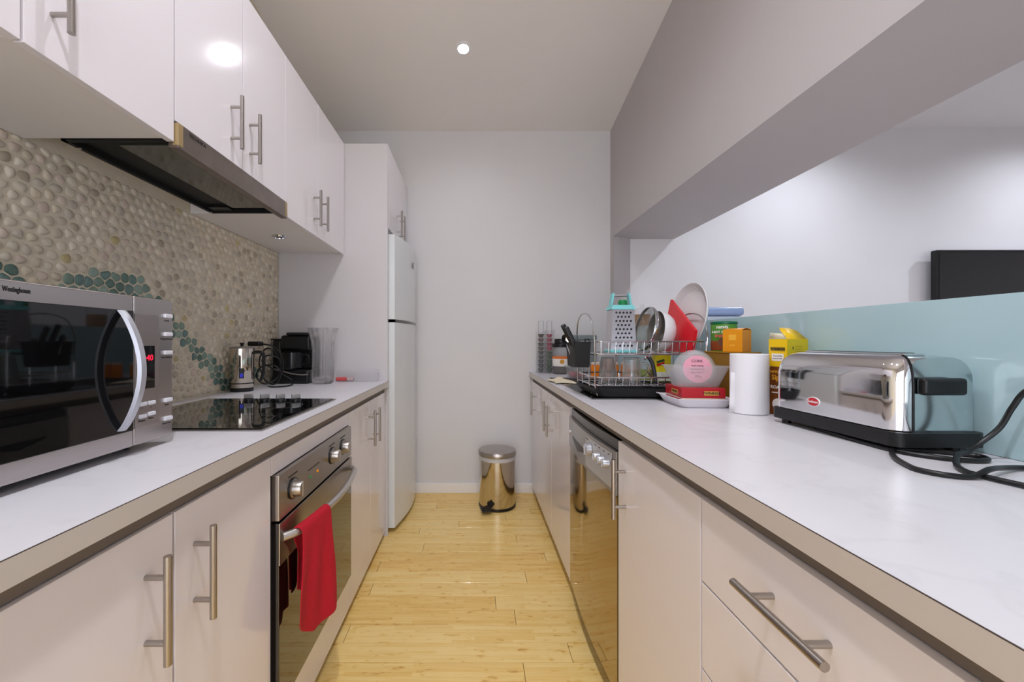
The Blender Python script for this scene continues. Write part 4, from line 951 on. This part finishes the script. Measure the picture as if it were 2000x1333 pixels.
# gold box, can, orange box
t = thing('gold_box', 'tall brownish gold carton carrying can and orange box', 'box', (.967, 1.53, ZT))
obj('carton', MB().box(.905, 1.008, 1.425, 1.592, ZT+.0003, 1.086, .001), mat('old_gold_card', (146, 104, 24), .4), t)
obj('flap', MB().box(.903, 1.010, 1.423, 1.594, 1.0862, 1.0905, .001), mat('old_gold_flap', (166, 124, 34), .4), t)
c = Vector((.966, 1.566, 1.0908)); t = thing('cocoa_can', 'green and brown hot chocolate can on the gold carton', 'can', c)
obj('body', MB().lathe([(0, 0), (.043, 0), (.044, .002), (.044, .103), (0, .104)], 48, c=c), mat('can_green', (84, 150, 52), .35), t)
obj('lower_print', MB().lathe([(.0442, .003), (.0445, .004), (.0445, .036), (.0442, .04)], 48, c=c, flute=None), mat('can_brown', (140, 66, 30), .35), t)
obj('lid', MB().lathe([(.0, .114), (.044, .114), (.046, .112), (.046, .1045), (.0, .1045)], 48, c=c), mat('can_lid_green', (10, 104, 70), .3), t)
dn = (Vector((0, 0, c.z))-c); dn = Vector((-.62, -.78, 0)).normalized(); xr_ = Vector((0, 0, 1)).cross(dn)
def on_can(dz, o=.0): return c+dn*(.0450)+Vector((0, 0, dz))+xr_*o
white_ = mat('white_print', (245, 240, 236), .5)
text('lettering', 'natvia', .017, on_can(.092), xr_, (0, 0, 1), white_, t, .0004)
text('lettering', 'HOT CHOC', .0125, on_can(.073), xr_, (0, 0, 1), white_, t, .0004)
text('lettering', 'ENERGY', .013, on_can(.058), xr_, (0, 0, 1), mat('pink_print', (226, 90, 90), .5), t, .0005)
obj('cup_print', MB().lathe([(0, .0008), (.015, .0006), (.015, 0)], 24, M=Matrix.Translation(on_can(.036)-dn*.0004) @ Vector((0, 0, 1)).rotation_difference(dn).to_matrix().to_4x4()), mat('cup_print', (108, 66, 44), .5), t)
c = Vector((.9535, 1.469, 1.0908)); RO = Matrix.Translation(c) @ Matrix.Rotation(math.radians(32), 4, 'Z')
t = thing('orange_box', 'orange cube carton on the gold carton before the can', 'box', c); M_or = mat('orange_card', (228, 148, 22), .4)
obj('carton', MB().box(-.033, .033, -.033, .033, .0003, .079, .001, M=RO), M_or, t)
b = MB(); b.grid([[RO @ Vector((x, y, .0795+.006*math.sin(PI*(x+.033)/.066))) for y in (-.033, .033)] for x in [-.033+.066*k/8 for k in range(9)]])
fl = obj('top_flap', b, M_or, t); sd = fl.modifiers.new('thickness', 'SOLIDIFY'); sd.thickness = .0008
obj('pale_print', MB().box(-.0334, -.033, -.012, .012, .042, .062, M=RO), mat('amber_print', (242, 180, 60), .4), t, smooth=False)
obj('pale_print', MB().box(-.0334, -.033, -.008, .008, .022, .026, M=RO), mat('amber_print', (242, 180, 60), .4), t, smooth=False)

# yellow tea box on a brown coffee pack
cY = Vector((.978, 1.262, ZT)); RY = Matrix.Translation(cY) @ Matrix.Rotation(math.radians(14), 4, 'Z')
t = thing('coffee_pack', 'brown coffee pack with white cup print beside paper towel', 'packet', cY); M_br = mat('brown_pack', (122, 66, 22), .35)
obj('pack', MB().box(-.039, .041, -.028, .028, .0003, .150, .002, M=RY), M_br, t)
xl = RY.to_3x3() @ Vector((0, -1, 0)); xf_ = RY.to_3x3() @ Vector((1, 0, 0))
for s_, z, sz, mm in (("NATURE'S", .134, .010, mat('amber_print', (242, 180, 60), .4)), ('Sipp', .116, .022, mat('amber_print', (242, 180, 60), .4)), ('ROAST', .086, .014, white_), ('caramel coffee', .070, .006, white_)):
    text('lettering', s_, sz, RY @ Vector((-.0394, .002, z)), xl, (0, 0, 1), mm, t, .0004)
obj('cup_print', MB().lathe([(0, .0008), (.018, .0006), (.018, 0)], 24, M=RY @ Matrix.Translation((-.0390, .0, .034)) @ Matrix.Rotation(-PI/2, 4, 'Y')), white_, t)
t = thing('tea_box', 'open yellow tea carton standing on the brown coffee pack', 'box', cY+Vector((0, 0, .1505))); M_ye = mat('yellow_card', (238, 196, 20), .4); M_ye2 = mat('olive_yellow_card', (208, 188, 20), .4)
b = MB(); b.grid([[RY @ Vector((x, y, z)) for x, y in ((-.040, -.029), (.042, -.029), (.042, .029), (-.040, .029))] for z in (.1505, .236)], closed_v=True); b.face([RY @ Vector((x, y, .1507)) for x, y in ((-.040, -.029), (.042, -.029), (.042, .029), (-.040, .029))])
obj('carton', b, M_ye, t, smooth=False)
obj('side_print', MB().box(-.0385, .0415, -.0296, -.0292, .152, .235, M=RY), M_ye2, t, smooth=False)
b = MB(); b.grid([[RY @ Vector(p) for p in r] for r in (((-.038, -.028, .236), (.040, -.028, .236)), ((-.030, .002, .266), (.030, -.004, .262)), ((-.020, .010, .272), (.015, .006, .270)))])
fl = obj('flap', b, M_ye, t); sd = fl.modifiers.new('thickness', 'SOLIDIFY'); sd.thickness = .0008
b = MB(); b.grid([[RY @ Vector(p) for p in r] for r in (((-.040, -.028, .236), (-.040, .028, .236)), ((-.050, -.020, .252), (-.046, .020, .256)))])
fl = obj('flap', b, mat('card_white', (240, 232, 200), .5), t); sd = fl.modifiers.new('thickness', 'SOLIDIFY'); sd.thickness = .0008
obj('white_label', MB().box(-.0408, -.0403, -.019, .019, .168, .191, M=RY), white_, t, smooth=False)
obj('dark_plaque', MB().box(-.0408, -.0403, -.023, .023, .199, .211, M=RY), mat('olive_plaque', (150, 120, 30), .4), t, smooth=False)
text('lettering', 'TWININGS', .0095, RY @ Vector((-.0411, 0, .205)), xl, (0, 0, 1), M_text, t, .0003)
text('lettering', 'Camomile', .007, RY @ Vector((-.0411, 0, .184)), xl, (0, 0, 1), M_text, t)
text('lettering', 'honey & vanilla', .005, RY @ Vector((-.0411, 0, .176)), xl, (0, 0, 1), M_text, t)
text('lettering', 'f', .012, RY @ Vector((-.018, -.0301, .208)), xf_, (0, 0, 1), M_text, t, .0006)
for z in (.213, .205, .197): obj('small_print', MB().box(-.010, .02, -.0299, -.0296, z, z+.0012, M=RY), mat('olive_plaque', (150, 120, 30), .4), t, smooth=False)

# paper towel roll
c = Vector((.880, 1.296, ZT)); t = thing('paper_towel_roll', 'white paper towel roll standing on the right worktop', 'paper towel', c); M_pt = mat('paper_towel', (238, 236, 240), .85, bump=.3, bscale=200)
pl = []
for k in range(65):
    a = 2*PI*k/64; pl.append((.057, a))
obj('roll', MB().lathe([(.020, .001), (.0515, .001), (.053, .003), (.053, .187), (.0515, .189), (.020, .189), (.020, .001)], 64, c=c), M_pt, t)
b = MB(); b.grid([[(c.x+(r+(.006 if r > .054 else 0)*(1-z/.13))*math.cos(a), c.y+r*math.sin(a), c.z+z) for z in (.001, .03, .06, .10, .13)] for (r, a) in ((.0533, PI*1.06), (.0536, PI*1.03), (.0550, PI*1.0), (.0565, PI*.98))])
sh = obj('loose_sheet', b, M_pt, t); md = sh.modifiers.new('thickness', 'SOLIDIFY'); md.thickness = .0006
obj('core', MB().lathe([(.0195, .002), (.0198, .002), (.0198, .186), (.018, .186), (.018, .002)], 32, c=c), mat('cardboard', (170, 140, 105), .8), t)

# toaster
t = thing('toaster', 'long chrome toaster with black base on the right worktop', 'toaster', (.945, .995, ZT))
ax0, ax1, ay0, ay1 = .862, 1.026, .832, 1.162
b = MB(); b.prism(rrect(ax0-.008, ax1+.014, ay0-.016, ay1+.006, .02, 4), ZT+.014, ZT+.043).bevel_all(.003, 2)
obj('base', b, M_black, t)
for fx, fy in ((ax0+.02, ay0+.02), (ax1-.02, ay0+.02), (ax0+.02, ay1-.02), (ax1-.02, ay1-.02)): obj('foot', MB().cyl((fx, fy, ZT), (fx, fy, ZT+.0145), .011, n=12), M_rubber, t)
# end casting: profile across the width (x, z), pulled along the length
def prof_end(ins=0.0, zt=1.098):
    w0, w1, zb, r = ax0+.0365, ax1-ins, ZT+.0435, .046
    out = [(w0, zb), (w0, zt-.012), (w0+.01, zt-.003), (w0+.03, zt)]
    for k in range(9): a = PI/2-PI/2*k/8; out.append((w1-r+r*math.cos(a), zt-r+r*math.sin(a)))
    out.append((w1, zb)); return out
def loft_y(secs, m_name, m, par):
    b = MB(); rows_ = [[(x, y, z) for x, z in p] for (y, p) in secs]
    vs = b.grid(rows_, closed_v=True)
    b.bm.faces.new(vs[0]); b.bm.faces.new(list(reversed(vs[-1])))
    return obj(m_name, b, m, par, angle=40)
M_end = mat('toaster_end_metal', (206, 214, 216), .14, 1.0, var=.05, vscale=22)
loft_y([(ay0-.002, prof_end(.003, 1.094)), (ay0, prof_end(.001, 1.096)), (ay0+.03, prof_end(.001, 1.098)), (ay1-.03, prof_end(.001, 1.098)), (ay1, prof_end(.003, 1.094))], 'body', M_end, t)
def shell():
    """chrome front shell: rounded at both ends and over the top"""
    nz = [(ZT+.045, 0, 0), (ZT+.10, 0, 0), (1.045, 0, .0005), (1.064, .003, .003), (1.079, .009, .009), (1.090, .018, .018), (1.096, .027, .027), (1.0995, .0385, .040)]
    rows_ = []
    for z, ins, edge in nz:
        ya, yb, r = ay0-.006+edge*.6, ay1+.004-edge, .036-ins*.9
        x0_ = ax0-.002+ins; pts = [(x0_+r, ya)]
        for k in range(9): a = PI/2*k/8; pts.append((x0_+r*(1-math.sin(a)), ya+.03*(1-math.cos(a))))
        for k in range(9): a = PI/2*(1-k/8); pts.append((x0_+r*(1-math.sin(a)), yb-.03*(1-math.cos(a))))
        pts.append((x0_+r, yb)); rows_.append([(x, y, z) for x, y in pts])
    b = MB(); b.grid(rows_); o = obj('front_shell', b, M_chrome, t, angle=60)
    obj('seam', MB().tube([r[0] for r in rows_], .0024, 8), mat('seam_dark', (52, 52, 54), .25, .8), o)
shell()
b = MB().box((ax0+ax1)/2-.024, (ax0+ax1)/2+.024, ay0+.035, ay1-.035, 1.0975, 1.1035, .003, 2); tp = obj('top_plate', b, M_chrome, t)
obj('bread_slot', MB().box((ax0+ax1)/2-.016, (ax0+ax1)/2+.016, ay0+.05, ay1-.05, 1.1025, 1.1042, .0005), M_matblk, tp)
obj('lever', MB().box(.9035, .992, ay0-.022, ay0-.0025, 1.020, 1.055, .007, 3), M_black, t)
bdg = obj('badge', MB().lathe([(0, .0018), (.019, .0016), (.020, .0004), (.020, 0)], 40, M=Matrix.Translation((ax0-.0022, 1.025, .976)) @ Matrix.Rotation(-PI/2, 4, 'Y') @ Matrix.Diagonal((.62, 1, 1, 1))), M_wplast, t)
obj('badge_field', MB().lathe([(0, .0022), (.0168, .0021), (.0168, .0016)], 40, M=Matrix.Translation((ax0-.0022, 1.025, .976)) @ Matrix.Rotation(-PI/2, 4, 'Y') @ Matrix.Diagonal((.6, 1, 1, 1))), mat('badge_red', (200, 40, 56), .35), bdg)
text('lettering', 'Sunbeam', .0085, (ax0-.0046, 1.025, .976), (0, -1, 0), (0, 0, 1), white_, bdg, .0002)
cr_ = .0046
zc_ = ZT+cr_+.0006
obj('cord', MB().tube(spline([(.93, 1.10, ZT+.0075), (.888, 1.05, zc_), (.868, .94, zc_), (.862, .86, zc_), (.868, .815, zc_), (.89, .785, zc_), (.925, .762, zc_), (.965, .762, zc_), (.985, .785, zc_), (.96, .81, zc_), (.91, .835, zc_), (.865, .835, zc_+.0012), (.815, .785, zc_), (.785, .735, zc_), (.776, .705, zc_), (.792, .678, zc_), (.825, .670, zc_), (.862, .677, zc_+.0095), (.92, .703, zc_+.004), (.972, .716, zc_), (1.012, .70, zc_), (1.03, .64, zc_), (1.034, .50, zc_), (1.02, .30, zc_), (1.03, .05, zc_), (1.03, -.2, zc_)], 8), cr_, 10), M_rubber, t)

# second thick cable at the right edge
p2 = [(.93, -.2, zc_), (.90, .10, zc_), (.88, .35, zc_), (.870, .52, zc_), (.858, .60, zc_), (.853, .63, zc_), (.847, .66, zc_), (.846, .695, zc_), (.868, .728, zc_+.002), (.905, .757, zc_+.012), (.945, .775, zc_+.0125), (.975, .778, .935), (1.0, .77, .965), (1.011, .76, 1.005), (1.02, .745, 1.04), (1.028, .70, 1.07), (1.034, .63, 1.075), (1.032, .55, 1.04), (1.022, .48, .965), (1.012, .43, .925), (1.0, .38, zc_+.005), (.988, .30, zc_+.001), (.985, .20, zc_), (.99, .05, zc_), (.99, -.2, zc_)]
o = obj('extension_lead', MB().tube(spline(p2, 8), cr_, 10), M_rubber, base=(1.0, .7, ZT))
tag(o, 'thick black power cord rising at the right edge beside toaster', 'cord')

# ================================================================== LIVING ROOM
t = thing('television', 'black flat-screen television on the living room wall', 'television', (3.95, 2.99, 1.10))
obj('cabinet', MB().box(3.375, 4.60, 2.955, 2.995, 1.10, 1.792, .006, 3), M_black, t)
obj('screen', MB().box(3.395, 4.58, 2.953, 2.9555, 1.125, 1.770, .0005), M_blackg, t)
obj('top_trim', MB().box(3.372, 4.603, 2.950, 2.997, 1.7925, 1.797, .0015), M_chrome, t)
obj('wall_mount', MB().box(3.8, 4.15, 2.9955, YB+.0245, 1.35, 1.55, .003), M_matblk, t)
